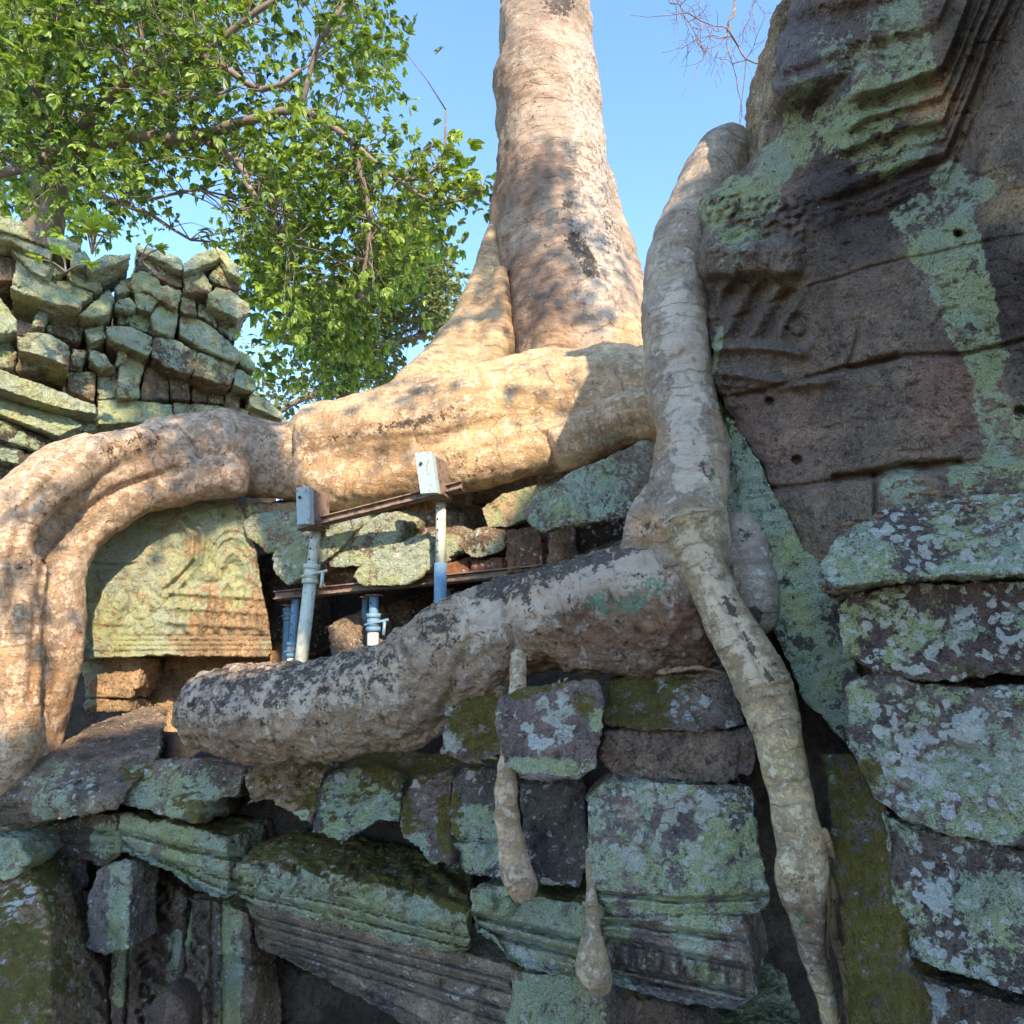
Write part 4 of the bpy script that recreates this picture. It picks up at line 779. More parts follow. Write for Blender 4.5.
RUB = 'collapsed roof stones under the sunlit root'
rub = [
 ([(240, 522), (262, 512), (300, 508), (326, 520), (318, 536), (292, 548), (266, 552), (246, 538)], 6.1, .5, 'mint edged slab at the left end of the collapsed roof stones', dict(tone=BROWN, g=.05, seed=51)),
 ([(270, 556), (300, 538), (346, 514), (360, 524), (344, 548), (306, 576), (286, 586), (274, 574)], 5.85, .5, 'long greenish slab slanting behind the left pale prop', dict(tone=GREY, g=.08, wb=[(285, 568, 14, .2)], seed=52)),
 ([(322, 550), (352, 530), (384, 514), (402, 524), (396, 548), (364, 566), (330, 568)], 5.95, .5, 'grey green slab right of the left pale prop', dict(tone=GREY, g=.03, seed=53)),
 ([(338, 522), (380, 506), (430, 492), (446, 500), (440, 524), (400, 556), (372, 566), (352, 548)], 6.35, .5, 'sunlit tan slab lying under the upper brown beam', dict(tone=(.42, .29, .17), g=-.25, seed=54)),
 ([(352, 576), (372, 556), (408, 536), (432, 542), (434, 566), (406, 584), (362, 588)], 5.8, .5, 'dark green sided boulder resting on the lower brown beam', dict(tone=GREY, g=.05, seed=55)),
 ([(414, 520), (440, 508), (462, 516), (468, 536), (448, 548), (420, 544)], 6.3, .4, 'shaded olive stone behind the tall right prop', dict(tone=GREY, m=-.15, seed=56)),
 ([(422, 548), (440, 540), (456, 544), (458, 556), (440, 562), (424, 560)], 6.05, .4, 'small mint stone between tall prop and round stone', dict(tone=GREY, g=.1, seed=57)),
 ([(456, 544), (464, 532), (482, 526), (498, 532), (502, 548), (490, 558), (468, 560)], 5.9, .4, 'round ended stone right of the tall right prop', dict(tone=BROWN, g=-.02, seed=58, carve=bumps(474, 552, 2.5, -.05))),
 ([(480, 508), (506, 494), (538, 484), (546, 492), (532, 516), (506, 528), (488, 528)], 6.05, .4, 'yellow mossy stone beneath the root crack', dict(tone=TAN, g=.02, m=-.1, seed=59)),
 ([(524, 508), (560, 478), (600, 462), (645, 440), (662, 450), (664, 500), (630, 516), (580, 524), (542, 532), (528, 522)], 5.5, .6, 'biggest grey slab wedged between sunlit root and hanging root', dict(tone=GREY, g=-.04, gb=[(590, 495, 30, .15), (545, 505, 18, .15)], wb=[(570, 485, 30, .06)], lean=.3, seed=60)),
 ([(506, 530), (540, 528), (544, 570), (504, 576)], 5.9, .4, 'reddish brown block standing on the lower beam', dict(tone=(.20, .12, .08), g=-.3, seed=61)),
 ([(545, 532), (562, 530), (566, 568), (547, 572)], 5.9, .4, 'narrow dark block next to the reddish brown block', dict(tone=BROWN, g=-.2, seed=62)),
 ([(430, 564), (468, 560), (470, 580), (430, 584)], 5.95, .3, 'flat reddish brick like block beside the tall prop', dict(tone=(.26, .13, .08), g=-.3, seed=63)),
 ([(471, 562), (502, 558), (503, 576), (473, 580)], 5.95, .3, 'flat reddish block below the round ended stone', dict(tone=(.24, .12, .075), g=-.3, seed=64)),
 ([(300, 572), (330, 562), (354, 570), (352, 588), (302, 592)], 6.1, .4, 'shaded brown stone between left prop and boulder', dict(tone=BROWN, g=-.1, seed=65)),
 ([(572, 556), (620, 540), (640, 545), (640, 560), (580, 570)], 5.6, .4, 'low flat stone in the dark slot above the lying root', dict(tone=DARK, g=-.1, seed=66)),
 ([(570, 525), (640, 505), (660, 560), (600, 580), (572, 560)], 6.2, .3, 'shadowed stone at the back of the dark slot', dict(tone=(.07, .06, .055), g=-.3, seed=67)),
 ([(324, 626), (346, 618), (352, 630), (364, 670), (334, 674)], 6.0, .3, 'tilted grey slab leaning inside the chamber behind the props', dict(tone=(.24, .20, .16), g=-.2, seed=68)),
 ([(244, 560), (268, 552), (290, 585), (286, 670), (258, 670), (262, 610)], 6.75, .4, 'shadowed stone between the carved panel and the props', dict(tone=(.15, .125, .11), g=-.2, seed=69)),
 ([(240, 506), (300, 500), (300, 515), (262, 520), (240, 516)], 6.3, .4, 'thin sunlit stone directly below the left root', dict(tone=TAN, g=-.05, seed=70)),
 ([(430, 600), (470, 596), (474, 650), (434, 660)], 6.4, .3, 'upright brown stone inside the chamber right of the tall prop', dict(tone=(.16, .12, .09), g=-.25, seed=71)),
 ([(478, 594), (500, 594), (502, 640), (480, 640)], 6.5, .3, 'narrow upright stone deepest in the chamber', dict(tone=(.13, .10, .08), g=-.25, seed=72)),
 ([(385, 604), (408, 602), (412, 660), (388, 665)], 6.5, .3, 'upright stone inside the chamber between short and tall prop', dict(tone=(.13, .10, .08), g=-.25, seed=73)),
]
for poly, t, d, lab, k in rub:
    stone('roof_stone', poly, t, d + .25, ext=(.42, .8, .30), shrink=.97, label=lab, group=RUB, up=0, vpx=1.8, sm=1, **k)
stone('roof_slab', [(330, 500), (420, 480), (545, 462), (640, 430), (665, 445), (640, 470), (540, 496), (430, 512), (340, 524)], 6.9, 1.0, label='broad slab supporting the sunlit root above the collapsed stones', tone=BROWN, g=-.2, up=0, seed=80)

# ================================================================== STEEL PROPS AND BEAMS
def cyl(a, b, r, seg=16, r2=None):
    a, b = np.array(a), np.array(b); S = np.array([[*a, r], [*(a + (b - a) * .5), (r + (r2 or r)) / 2], [*b, r2 or r]])
    V, Fc = tube_geo(S, seg); n = len(V)                     # flat ends
    V[n - 2] = S[0, :3]; V[n - 1] = S[-1, :3]; return V, Fc
def merge(parts):
    V, Fc = [], []
    for v, f in parts: o = len(V); V += [tuple(x) for x in v]; Fc += [tuple(i + o for i in q) for q in f]
    return V, Fc
def bar(a, b, wd, ht, up=(0, 0, 1)):
    a, b = np.array(a), np.array(b); T = b - a; T /= np.linalg.norm(T); s = np.cross(T, up); s /= np.linalg.norm(s); n = np.cross(s, T)
    V = [p + s * x * wd / 2 + n * y * ht / 2 for p in (a, b) for x, y in ((-1, -1), (1, -1), (1, 1), (-1, 1))]
    return V, [(0, 1, 2, 3), (7, 6, 5, 4), (0, 4, 5, 1), (1, 5, 6, 2), (2, 6, 7, 3), (3, 7, 4, 0)]
def prop(top, bot, t, r, mat, label, clamp=None, lower=None, holes=True):
    A = P(float(top[0]), float(top[1]), t * vert(top[1], bot[1])); B = P(float(bot[0]), float(bot[1]) + 25, t)
    rr = r * t / F; root = empty('steel_prop', B); tag(root, label, 'prop', 'adjustable steel props under the sunlit root')
    split = .45 if clamp is None else np.clip((clamp[1] - top[1]) / (bot[1] + 25 - top[1]), .05, .95)
    C = A + (B - A) * split
    simple('inner_tube', *cyl(A, C, rr * .86), mat, root); simple('outer_tube', *cyl(C, B, rr * 1.05), lower or mat, root)
    tp = [cyl(A - (B - A) / np.linalg.norm(B - A) * .012, A, rr * 1.7)]; simple('head_plate', *merge(tp), RUST, root)
    ax = (B - A) / np.linalg.norm(B - A)
    if holes:
        hp = []
        tc = (CAM - A); tc /= np.linalg.norm(tc); sd_ = np.cross(ax, tc); d = tc * .75 + sd_ * .6; d /= np.linalg.norm(d)
        L = np.linalg.norm(C - A); k = .06
        while k < L - .04: c = A + ax * k; hp.append(cyl(c + d * rr * .5, c + d * rr * .93, rr * .17, 8)); k += .09
        for q_ in hp: simple('pin_hole', *q_, HOLE, root)
    if clamp is not None:
        q = [cyl(C - ax * rr * 2.0, C - ax * rr * 1.2, rr * 1.35), cyl(C + ax * rr * .4, C + ax * rr * 1.2, rr * 1.35), cyl(C - ax * rr * 1.2, C + ax * rr * .4, rr * 1.2)]
        col_ = simple('collar', *merge(q), mat, root)
        h0 = C + np.array([rr * 1.2, -rr, 0]); q = [cyl(h0 - np.array([rr * 2.6, 0, rr * .2]), h0 + np.array([rr * 1.7, 0, rr * .8]), rr * .26, 8), cyl(h0 + np.array([rr * 1.0, 0, rr * .4]), h0 + np.array([rr * .9, 0, -rr * 2]), rr * .3, 8)]
        simple('handle', *merge(q), mat, col_)
HOLE = paint_material('dark_hole', (.02, .02, .02), (.03, .03, .03))
prop((316, 531), (299, 655), 5.6, 6.3, PROP, 'pale green steel prop nearest the left under the first grey bracket', clamp=(311, 578))
prop((441, 501), (440, 618), 5.5, 6.2, PROP, 'tall steel prop, pale above and blue below, under the second grey bracket', clamp=None, lower=PROP_B)
prop((374, 596), (372, 652), 5.9, 5.6, PROP_B, 'short middle prop with pale collar and handle', clamp=(373, 625), lower=PROP)
prop((365, 598), (362, 652), 6.15, 3.5, PROP_B, 'thin blue grey prop just left of the short middle prop', holes=False)
prop((296, 596), (290, 660), 5.9, 4.6, PROP_B, 'slim prop directly behind and left of the left pale prop', clamp=(291, 652), lower=PROP)
prop((288, 606), (285, 655), 6.2, 3.8, PROP_B, 'leftmost thin dark blue prop in the chamber', clamp=(286, 616), holes=False)
prop((447, 590), (447, 625), 6.2, 4.2, PROP_B, 'blue prop in shadow half hidden behind the tall prop', holes=False)
prop((500, 574), (500, 600), 6.1, 4.6, PROP_B, 'short stub of prop under the right end of the lower beam', holes=False)
def ibeam(a, b, wd, ht, label):
    a, b = np.array(a), np.array(b); root = empty('steel_beam', a); tag(root, label, 'beam', 'rusty steel beams')
    u = np.array([0, 0, 1.0]) * ht / 2
    simple('top_flange', *bar(a + u, b + u, wd, ht * .16), RUST, root, False); simple('bottom_flange', *bar(a - u, b - u, wd, ht * .16), RUST, root, False); simple('web', *bar(a, b, wd * .25, ht * .83), RUST, root, False)
ibeam(P(300., 527., 5.72), P(462., 486., 5.62), .10, .055, 'upper rusty brown beam running between the two grey brackets')
ibeam(P(276., 596., 6.0), P(560., 568., 5.9), .12, .06, 'lower rusty brown beam carrying the collapsed roof stones')
def bracket(cx, cy, t, w_, h_, tilt, label):
    root = empty('bracket', P(float(cx), float(cy) + h_ / 2, t)); tag(root, label, 'bracket', 'grey steel end brackets gripping the root')
    fr = [(cx - w_ / 2 - tilt, cy - h_ / 2), (cx + w_ / 2 - tilt, cy - h_ / 2 - 1), (cx + w_ / 2 + tilt, cy + h_ / 2 - 1), (cx - w_ / 2 + tilt, cy + h_ / 2)]
    A = np.array([P(float(x), float(y), t) for x, y in fr]); e = np.array([.15, .72, .0]) * .25
    V = np.vstack([A, A + np.array([.02, .05, 0])]); simple('face_plate', V, fixn(V, [(0, 1, 2, 3), (7, 6, 5, 4), (0, 4, 5, 1), (1, 5, 6, 2), (2, 6, 7, 3), (3, 7, 4, 0)]), PLATE, root, False)
    c = A.mean(0); A2 = (A - c) * .93 + c + np.array([.021, .052, 0]); V = np.vstack([A2, A2 + e + np.array([.045, 0, 0])])
    simple('channel', V, fixn(V, [(0, 1, 2, 3), (7, 6, 5, 4), (0, 4, 5, 1), (1, 5, 6, 2), (2, 6, 7, 3), (3, 7, 4, 0)]), RUST, root, False)
    simple('bolt', *cyl(A[0] * .72 + A[2] * .28, A[0] * .72 + A[2] * .28 - np.array([.0, .015, 0]), .012, 8), HOLE, root)
bracket(303, 506, 5.55, 13, 37, .5, 'left grey bracket standing on the upper beam by the first prop')
bracket(426, 473, 5.45, 17, 41, 3, 'right grey tilted bracket above the tall two coloured prop')

# ================================================================== FOLIAGE
def leaves_mesh(name, C, D, Nn, size, wid, mat, parent, lv=None, fold=.25):
    n = len(C); D = D / np.linalg.norm(D, axis=1)[:, None]; S = np.cross(D, Nn); S /= np.linalg.norm(S, axis=1)[:, None] + 1e-9; U = np.cross(S, D)
    L = size[:, None]; W = wid[:, None]
    pts = [C, C + D * L * .32 - S * W + U * W * fold, C + D * L * .70 - S * W * .75 + U * W * fold - U * L * .06, C + D * L - U * L * .16,
           C + D * L * .70 + S * W * .75 + U * W * fold - U * L * .06, C + D * L * .32 + S * W + U * W * fold]
    V = np.stack(pts, 1).reshape(-1, 3); b = np.arange(n)[:, None] * 6
    q = np.concatenate([b + np.array([0, 1, 2, 3]), b + np.array([0, 3, 4, 5])], 1).reshape(-1, 4)
    me = bpy.data.meshes.new(name); me.vertices.add(len(V)); me.vertices.foreach_set('co', V.ravel())
    me.loops.add(q.size); me.loops.foreach_set('vertex_index', q.ravel().astype(np.int32))
    me.polygons.add(len(q)); me.polygons.foreach_set('loop_start', np.arange(0, q.size, 4, dtype=np.int32)); me.update(calc_edges=True); me.validate()
    lv = RNG.random(n) if lv is None else lv
    fattr(me, 'lv', np.repeat(lv, 6)); o = link(name, me, mat, parent)
    me.polygons.foreach_set('use_smooth', np.zeros(len(me.polygons), bool)); return o
def inpoly(x, y, poly):
    r = np.zeros(x.shape, bool); n = len(poly)
    for i in range(n):
        x1, y1 = poly[i]; x2, y2 = poly[(i + 1) % n]
        c = ((y1 > y) != (y2 > y)) & (x < (x2 - x1) * (y - y1) / (y2 - y1 + 1e-9) + x1); r ^= c
    return r
def twig_geo(tubes, seg=4):
    V, Fc = [], []
    for S in tubes:
        v, f = tube_geo(np.array(S), seg); o = len(V); V += [tuple(a) for a in v]; Fc += [tuple(i + o for i in q) for q in f]
    return V, Fc
def foliage(root, poly, n, tr_, holes, leafpx, per, mat, branches, droop=.5, spread=1.0, lvf=None, twigr=.006, lw=.26, seed=1, palm=5):
    rng = np.random.default_rng(seed); xs, ys = [], []
    x0, x1 = min(p[0] for p in poly), max(p[0] for p in poly); y0, y1 = min(p[1] for p in poly), max(p[1] for p in poly)
    while len(xs) < n:
        x = rng.uniform(x0, x1, 400); y = rng.uniform(y0, y1, 400); k = inpoly(x, y, poly)
        Vn = np.stack([x / 45, y / 45, x * 0], 1); k &= (fbm(Vn, 1, 2, seed) + .12 > rng.uniform(-.35, .45, 400))
        for (hx, hy, hr, pr) in holes: k &= ~((np.hypot(x - hx, y - hy) < hr) & (rng.random(400) < pr))
        xs += list(x[k]); ys += list(y[k])
    xs, ys = np.array(xs[:n]), np.array(ys[:n]); t = rng.uniform(tr_[0], tr_[1], n)
    C = P(xs, ys, t); B = np.vstack([b[:, :3] for b in branches]); tw = []; LC, LD, LN, LS, LV = [], [], [], [], []
    for i in range(n):
        d = np.linalg.norm(B - C[i], axis=1); j = int(rng.choice(np.argsort(d)[:7])); b0 = B[j]
        L = np.linalg.norm(C[i] - b0); mid = (C[i] + b0) / 2 + np.array([0, 0, .18 * L]) + rng.normal(0, .06 * L, 3)
        if L < 1.7: tw.append(spline([(*b0, twigr * (1 + L)), (*mid, twigr * 1.0), (*C[i], twigr * .5)], .5))
        hd = C[i] - mid; hd[2] *= .3; hd /= np.linalg.norm(hd) + 1e-6
        lp = leafpx * t[i] / F * rng.uniform(.55, 1.25); blv = rng.random()
        for q in range(per):
            c = C[i] + rng.normal(0, 1, 3) * lp * 1.15 * spread; axis = hd * .6 + rng.normal(0, .6, 3) + np.array([0, 0, -droop]); axis /= np.linalg.norm(axis)
            nn = rng.normal(0, .45, 3) + np.array([0, -.25, .9]); s = np.cross(axis, nn); s /= np.linalg.norm(s)
            for f in np.linspace(-1, 1, palm):
                dd = axis * math.cos(f * 1.15) + s * math.sin(f * 1.15) + rng.normal(0, .1, 3)
                LC.append(c); LD.append(dd); LN.append(nn); LS.append(lp * (1.1 - .35 * abs(f)) * rng.uniform(.8, 1.2)); LV.append(np.clip(blv * .7 + rng.random() * .45 - .1, 0, 1))
    LS = np.array(LS); leaves_mesh('leaves', np.array(LC), np.array(LD), np.array(LN), LS, LS * lw, mat, root, np.array(LV) if lvf is None else lvf(np.array(LV)))
    V, Fc = twig_geo(tw, 4); simple('twigs', V, Fc, TWIG, root)
def limbs(root, lst, name='branch', mat=None):
    S = [spline(wpath(l), .25) for l in lst]; V, Fc = twig_geo(S, 8)
    V2 = np.array(V); V2 = V2 + (fbm(V2, 3, 2) * .02)[:, None]
    simple(name, V2, Fc, mat or TWIG, root); return S

# near broad-leaved tree
ta = empty('broadleaf_tree', (-9.5, 13, 0)); tag(ta, 'bright green broadleaf tree spreading over the ruined building at upper left', 'tree')
def trunk_to(root, base, top, r0, r1):
    base, top = np.array(base, float), np.array(top, float); m = (base + top) / 2 + np.array([.2, .1, 0])
    S = spline([(*base, r0 * 1.4), (*(base + [0, 0, .6]), r0), (*m, (r0 + r1) / 2), (*top, r1)], .3); V, Fc = tube_geo(S, 14)
    V = np.array(V); V = V + (fbm(V, 1.5, 3) * .04)[:, None]; simple('trunk', V, Fc, TWIG, root); return S
hub = P(60., 150., 10.5); trunk_to(ta, (-9.5, 13, 0), hub, .32, .16)
brA = limbs(ta, [[(60, 150, 10.5, 9), (130, 136, 10.2, 7), (190, 138, 10, 6), (240, 122, 9.8, 5), (270, 118, 9.6, 3)], [(200, 138, 10, 4), (235, 160, 9.8, 3.5), (258, 200, 9.6, 2.6), (290, 240, 9.5, 1.6)],
                 [(60, 150, 10.5, 6), (130, 80, 10, 5), (200, 55, 9.8, 4), (260, 90, 9.6, 3), (300, 70, 9.5, 2)], [(60, 150, 10.5, 6), (40, 90, 10, 4), (60, 20, 9.8, 3.5), (90, -60, 9.6, 3)], [(200, 55, 9.8, 3.5), (260, 10, 9.6, 3), (330, -30, 9.5, 2.5)],
                 [(240, 122, 9.8, 4), (300, 110, 9.6, 4), (350, 140, 9.5, 3), (400, 180, 9.4, 2.4), (440, 165, 9.3, 1.6), (446, 110, 9.2, .9)], [(350, 140, 9.5, 3), (370, 220, 9.6, 2.4), (360, 300, 9.8, 2)], [(400, 180, 9.4, 2), (440, 205, 9.2, 1.4), (484, 190, 9.1, .8)],
                 [(60, 150, 10.5, 5), (20, 170, 10.2, 4), (-40, 180, 10, 4)], [(60, 150, 10.5, 5), (90, 190, 10.3, 3), (150, 215, 10.2, 2), (190, 240, 10.2, 1.2)], [(150, 200, 10.3, 1.6), (200, 190, 10.2, 1.2), (240, 210, 10.2, .8)],
                 [(130, 80, 10, 3), (190, 100, 9.9, 2.5), (230, 90, 9.8, 1.5)], [(300, 110, 9.6, 3), (320, 40, 9.5, 2.4), (350, 0, 9.4, 2)]], 'branch')
holes = [(232, 85, 30, .9), (165, 175, 28, .8), (205, 195, 34, .8), (150, 235, 40, .75), (250, 60, 22, .6), (70, 110, 16, .6), (130, 30, 18, .6), (290, 40, 18, .6), (330, 180, 16, .5), (270, 290, 18, .6), (430, 90, 46, .95), (400, 40, 30, .6), (35, 40, 16, .5), (290, 150, 14, .5)]
foliage(ta, [(-60, -60), (380, -60), (392, 40), (390, 110), (420, 150), (445, 180), (430, 240), (400, 270), (380, 310), (300, 350), (262, 330), (245, 250), (180, 225), (120, 240), (60, 225), (-60, 215)], 560, (8.6, 11.5), holes, 9.5, 9, LEAF, brA, seed=3, lw=.27, spread=1.6)
foliage(ta, [(425, 100), (450, 100), (455, 160), (490, 190), (480, 215), (440, 240), (420, 210), (410, 160)], 26, (9.0, 9.5), [], 11, 6, LEAF, brA, seed=4, lw=.30, lvf=lambda v: np.clip(v + .25, 0, 1))
foliage(ta, [(240, 200), (400, 140), (430, 240), (400, 330), (350, 390), (270, 380), (250, 330)], 170, (10.5, 13), [(300, 390, 30, .9), (420, 330, 50, .8), (260, 340, 20, .7)], 9, 8, LEAF, brA, seed=5, lw=.28)

foliage(ta, [(-60, -60), (380, -60), (390, 110), (430, 200), (400, 300), (350, 380), (262, 330), (245, 250), (180, 225), (120, 240), (60, 225), (-60, 215)], 470, (9.5, 13), holes + [(250, 120, 40, .5)], 7, 12, LEAF, brA, seed=13, lw=.32, spread=1.7, palm=3, droop=.8)
tb_ = empty('background_tree', (-6, 22, 0)); tag(tb_, 'pale olive tree farther off behind the buttress of the giant trunk', 'tree')
trunk_to(tb_, (-6, 22, 0), P(350., 380., 21.), .45, .3)
brB = limbs(tb_, [[(350, 390, 21, 7), (348, 360, 21, 6), (360, 320, 20.5, 4), (400, 280, 20, 3)], [(348, 370, 21, 5), (320, 350, 20.5, 4), (280, 340, 20, 3)], [(360, 340, 20.8, 3.5), (410, 340, 20, 3), (440, 320, 20, 2)], [(350, 385, 21, 5), (300, 400, 20, 3), (270, 420, 20, 2)]], 'branch')
foliage(tb_, [(236, 330), (300, 300), (380, 230), (430, 225), (456, 280), (450, 330), (420, 370), (380, 390), (340, 392), (310, 420), (270, 410), (245, 380)], 760, (18.5, 23), [(300, 385, 26, .7), (352, 385, 18, .9), (290, 410, 24, .6)], 5.5, 7, LEAF_FAR, brB, seed=8, spread=1.5, lw=.35)
tc_ = empty('background_tree', (-24, 24, 0)); tag(tc_, 'dark green tree far behind the ruined building at left edge', 'tree')
trunk_to(tc_, (-17, 20, 0), P(40., 180., 19.), .4, .2)
brC = limbs(tc_, [[(40, 180, 19, 6), (80, 120, 19, 4), (160, 60, 19, 3), (260, 20, 19, 2)], [(40, 180, 19, 5), (10, 100, 19, 4), (20, 20, 19, 3)]], 'branch')
foliage(tc_, [(-60, -60), (360, -60), (370, 60), (300, 60), (200, 60), (120, 130), (70, 230), (-60, 230)], 330, (17, 21), holes, 9, 6, LEAF, brC, seed=9, spread=1.5, lw=.3, lvf=lambda v: v * .6)

# bare twigs hanging in from above
td = empty('bare_tree', (10.5, 10, 0)); tag(td, 'bare leafless twigs reaching down into the blue sky beside the temple wall', 'tree branch')
trunk_to(td, (10.5, 10, 0), P(900., -420., 11.), .25, .1)
tw = []
def grow(p, d, L, r, dep, rng):
    if dep == 0 or r < .0015: return
    pts = [(*p, r)]; q = p.copy()
    for k in range(4):
        d = d + rng.normal(0, .22, 3); d /= np.linalg.norm(d); q = q + d * L / 4; pts.append((*q, r * (1 - .12 * (k + 1))))
        if rng.random() < .62: 
            dd = d + rng.normal(0, .6, 3); dd /= np.linalg.norm(dd); grow(q, dd, L * rng.uniform(.45, .75), r * .6, dep - 1, rng)
    tw.append(spline(pts, .1)); grow(q, d, L * .7, r * .7, dep - 1, rng)
rng = np.random.default_rng(21)
tw.append(spline(wpath([(900, -420, 11, 6), (840, -250, 10.5, 4), (760, -100, 10, 2.6), (735, -20, 9.8, 2)]), .2)); tw.append(spline(wpath([(760, -100, 10, 2.2), (700, -40, 9.8, 1.8), (668, -5, 9.7, 1.2)]), .2))
for (x, y, L, r, dx) in ((735, -20, 1.5, .020, -.12), (668, -5, .55, .012, -.2), (700, -30, .7, .012, .0), (672, -6, .5, .012, .4), (752, -10, .4, .010, .3)):
    grow(P(float(x), float(y), 9.75), np.array([dx, 0, -1.0]), L, r, 4, rng)
V, Fc = twig_geo(tw, 5); simple('twigs', V, Fc, TWIG, td)

# small plants on the ruin and fallen leaves
def plant(px, py, t, n, spx, label):
    c0 = P(float(px), float(py), t); root = empty('seedling', c0); tag(root, label, 'plant', 'seedlings growing on the ruined building'); rng = np.random.default_rng(px)
    st, C, D, NN, S = [], [], [], [], []
    for i in range(n):
        e = c0 + np.array([rng.uniform(-1, 1), rng.uniform(-.6, .1), rng.uniform(.2, 1.1)]) * spx * t / F; st.append(spline([(*c0, .008), (*((c0 + e) / 2 + [0, 0, .03]), .006), (*e, .004)], .05))
        ax = (e - c0); ax /= np.linalg.norm(ax); s = np.cross(ax, [0, -.3, 1.]); s /= np.linalg.norm(s)
        for f in np.linspace(-1.6, 1.6, 7): C.append(e); D.append(ax * math.cos(f) + s * math.sin(f) + rng.normal(0, .08, 3)); NN.append(np.array([0, -.4, 1.0]) + rng.normal(0, .2, 3)); S.append(spx * t / F * .5)
    S = np.array(S); leaves_mesh('leaves', np.array(C), np.array(D), np.array(NN), S, S * .22, LEAF, root, np.full(len(S), .95)); V, Fc = twig_geo(st, 5); simple('stem', V, Fc, TWIG, root)
plant(66, 272, 5.9, 4, 26, 'bright green seedling rooted lower on the left roof stones')
plant(92, 254, 6.1, 6, 30, 'larger bright green seedling on the top of the left ruin')
plant(140, 262, 6.6, 3, 22, 'small seedling right of the larger seedling on the ruin')
GL = 'fallen dry leaves on the stones'
for i, (x, y, t, s, lab) in enumerate([(836, 528, 2.9, 7, 'orange leaf at left end of topmost right pile block'), (902, 500, 2.78, 9, 'orange brown leaf left on top of the right pile'), (925, 497, 2.74, 8, 'dry leaf in the middle on top of the right pile'),
        (966, 491, 2.66, 8, 'dry leaf rightmost on top of the right pile'), (488, 760, 3.6, 8, 'pink brown leaf at foot of the mossy block'), (474, 764, 3.62, 7, 'pale leaf under the mossy block'), (341, 757, 4.4, 6, 'reddish leaf on the moss ledge'), (443, 763, 4.1, 6, 'tiny pale leaf on the moss ledge')]):
    c = P(np.array([x + 0., x + s * .7]), np.array([y - 1., y - 2.]), np.array([t - .02, t - .05])); L = np.full(2, s * t / F * 1.3)
    o = leaves_mesh('fallen_leaf', c, np.array([[1, -.4, .1], [.3, -.8, .2]]), np.array([[0, -.3, 1.], [.3, -.2, 1.]]), L, L * .3, LEAF_DRY, None, fold=.5); tag(o, lab, 'leaf', GL)

# ================================================================== WHAT CASTS THE SHADE (off the frame, behind the viewer)
Q = np.array([(0.4, 0, 9.5), (0.9, 0, 9.75), (2.05, 0, 10.4), (2.3, 0, 9.95), (2.96, 0, 9.95), (4.08, 0, 11.45), (4.8, 0, 12.0), (5.0, 0, 12.35), (5.4, 0, 12.7), (5.8, 0, 13.15), (6.4, 0, 13.8), (7.3, 0, 14.2)])   # skyline of the added unseen blocker, fitted to the wanted shadow edge: x, -, z
def build_shade_blocker():
    root = empty('shade_blocker', (4, -8, 0)); tag(root, 'added unseen stepped blocker behind the viewer, shaped to shade the lower ruin', 'blocker')
    xs = Q[:, 0]; zs = Q[:, 2]
    x0 = xs.min(); step = .3; x = x0
    V, Fc = [], []
    o = np.argsort(xs)
    while x < xs.max():
        z = float(np.interp(x + step / 2, xs[o], zs[o])); z = max(z, 1.0) + random.uniform(-.04, .04)
        v = [(x, -7.02, 0), (x + step, -7.02, 0), (x + step, -9.5, 0), (x, -9.5, 0), (x, -7.02, z), (x + step, -7.02, z), (x + step, -9.5, z), (x, -9.5, z)]
        b = len(V); V += v; Fc += [tuple(i + b for i in f) for f in ((0, 1, 2, 3), (4, 7, 6, 5), (0, 4, 5, 1), (1, 5, 6, 2), (2, 6, 7, 3), (3, 7, 4, 0))]; x += step + .002
    me = newmesh('masonry', V, Fc); n = len(V); fattr(me, 'g', np.full(n, -.2)); fattr(me, 'w', np.full(n, -.3)); fattr(me, 'm', np.full(n, -.3)); cattr(me, 'tone', np.tile(np.array((.34, .28, .22)), (n, 1))); link('masonry', me, STONE, root)
build_shade_blocker()


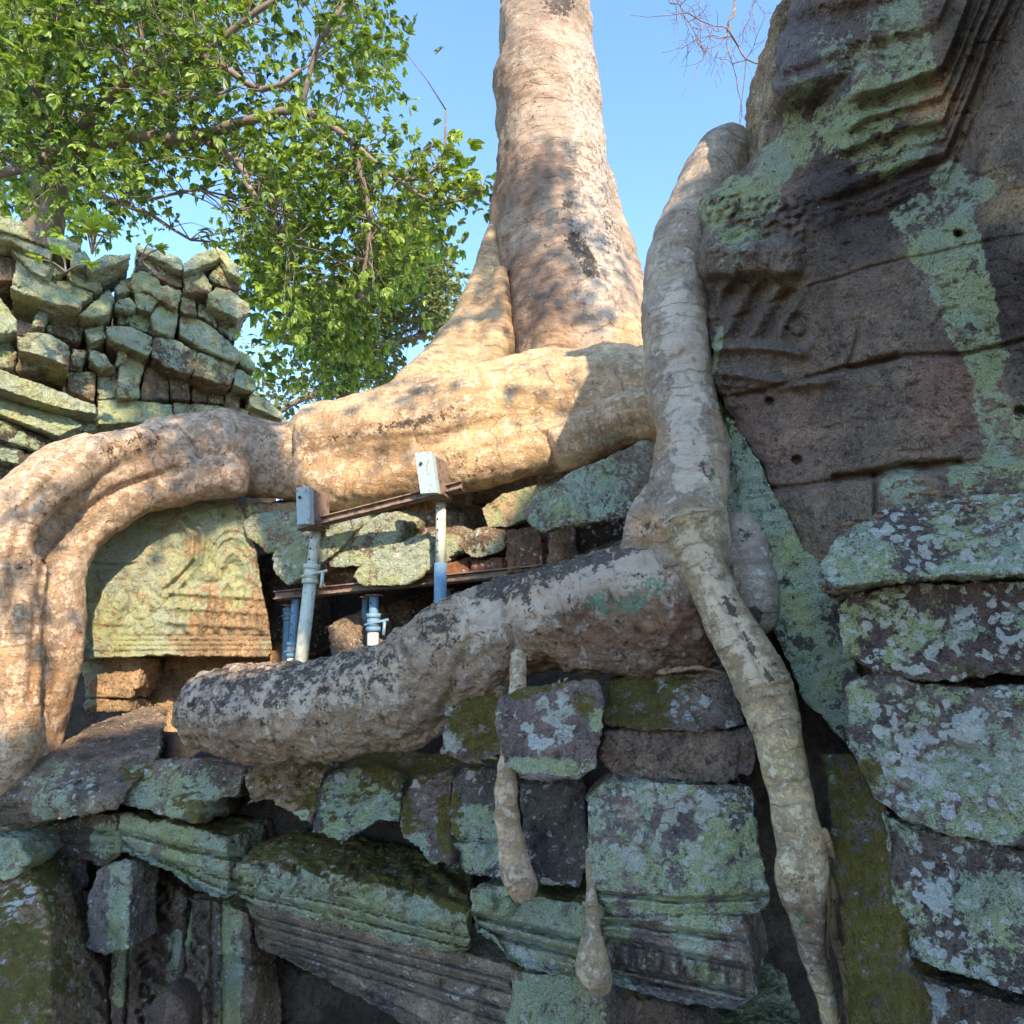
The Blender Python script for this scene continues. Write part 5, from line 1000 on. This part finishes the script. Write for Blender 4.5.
# an unseen leafy tree behind the viewer, crown placed to dapple the roots and the ruin
def build_dapple_tree():
    root = empty('shade_tree', (4.6, -2.8, 0)); tag(root, 'unseen leafy tree behind the viewer, crown placed to dapple the left roots and giant trunk', 'tree')
    rng = np.random.default_rng(5)
    tg = [(rng.uniform(100, 290), rng.uniform(405, 500), 6.3) for _ in range(30)] + [(rng.uniform(0, 270), rng.uniform(220, 420), 7.3) for _ in range(85)] + \
         [(rng.uniform(495, 565), rng.uniform(130, 370), 8) for _ in range(34)] + [(rng.uniform(580, 640), rng.uniform(240, 360), 8) for _ in range(4)] + [(rng.uniform(420, 500), rng.uniform(240, 350), 8) for _ in range(4)] + \
         [(rng.uniform(330, 560), rng.uniform(430, 480), 6.4) for _ in range(5)] + [(rng.uniform(0, 60), rng.uniform(500, 720), 5.2) for _ in range(5)] + [(rng.uniform(170, 260), rng.uniform(500, 570), 6.3) for _ in range(4)]
    C0 = np.array([P(float(a), float(b), c) + SUN * rng.uniform(9.5, 12.5) for a, b, c in tg])
    ctr = C0.mean(0); S = trunk_to(root, (4.6, -2.8, 0), ctr - [0, 0, 1.5], .3, .15); C, D, NN, Sz, tw = [], [], [], [], []
    for c in C0:
        tw.append(spline([(*(ctr - [0, 0, 1.4]), .03), (*((c + ctr) / 2 + rng.normal(0, .2, 3)), .02), (*c, .006)], .6))
        for q in range(13):
            p = c + rng.normal(0, .20, 3); C.append(p); D.append(rng.normal(0, 1, 3)); NN.append(SUN + rng.normal(0, .6, 3)); Sz.append(rng.uniform(.10, .20))
    Sz = np.array(Sz); leaves_mesh('leaves', np.array(C), np.array(D), np.array(NN), Sz, Sz * .3, LEAF, root)
    V, Fc = twig_geo(tw, 4); simple('branch', V, Fc, TWIG, root)
build_dapple_tree()

def litter():
    rng = np.random.default_rng(77); C = []
    dg = bpy.context.evaluated_depsgraph_get()
    zones = [(240, 500, 745, 785, 60), (236, 470, 835, 880, 60), (830, 1020, 490, 520, 60), (0, 170, 710, 790, 30), (120, 240, 755, 770, 20), (600, 750, 664, 680, 20), (505, 600, 680, 690, 12), (170, 420, 660, 700, 16), (480, 700, 520, 590, 26), (520, 660, 450, 490, 18), (850, 900, 760, 950, 10), (50, 250, 240, 300, 30), (320, 430, 480, 560, 30)]
    D, NN, S = [], [], []
    for x0, x1, y0, y1, n in zones:
        for _ in range(n * 2):
            x, y = rng.uniform(x0, x1), rng.uniform(y0, y1); d = ray(x, y); d = d / np.linalg.norm(d)
            ok, loc, nor, idx, ob, m = scene.ray_cast(dg, Vector(CAM), Vector(d))
            if ok and nor.z > .35 and loc.y < 12:
                nn = np.array(nor); t = rng.normal(0, 1, 3); t -= nn * (t @ nn); t /= np.linalg.norm(t)
                C.append(np.array(loc) + nn * .006); D.append(t + nn * .15); NN.append(nn + rng.normal(0, .3, 3)); S.append(rng.uniform(.008, .034))
    S = np.array(S); o = leaves_mesh('leaf_litter', np.array(C), np.array(D), np.array(NN), S, S * .28, LEAF_DRY, None, fold=.4); tag(o, 'scattered small dry leaves and twigs lying on the ledges', 'leaf litter', kind='stuff')
bpy.context.view_layer.update(); litter()
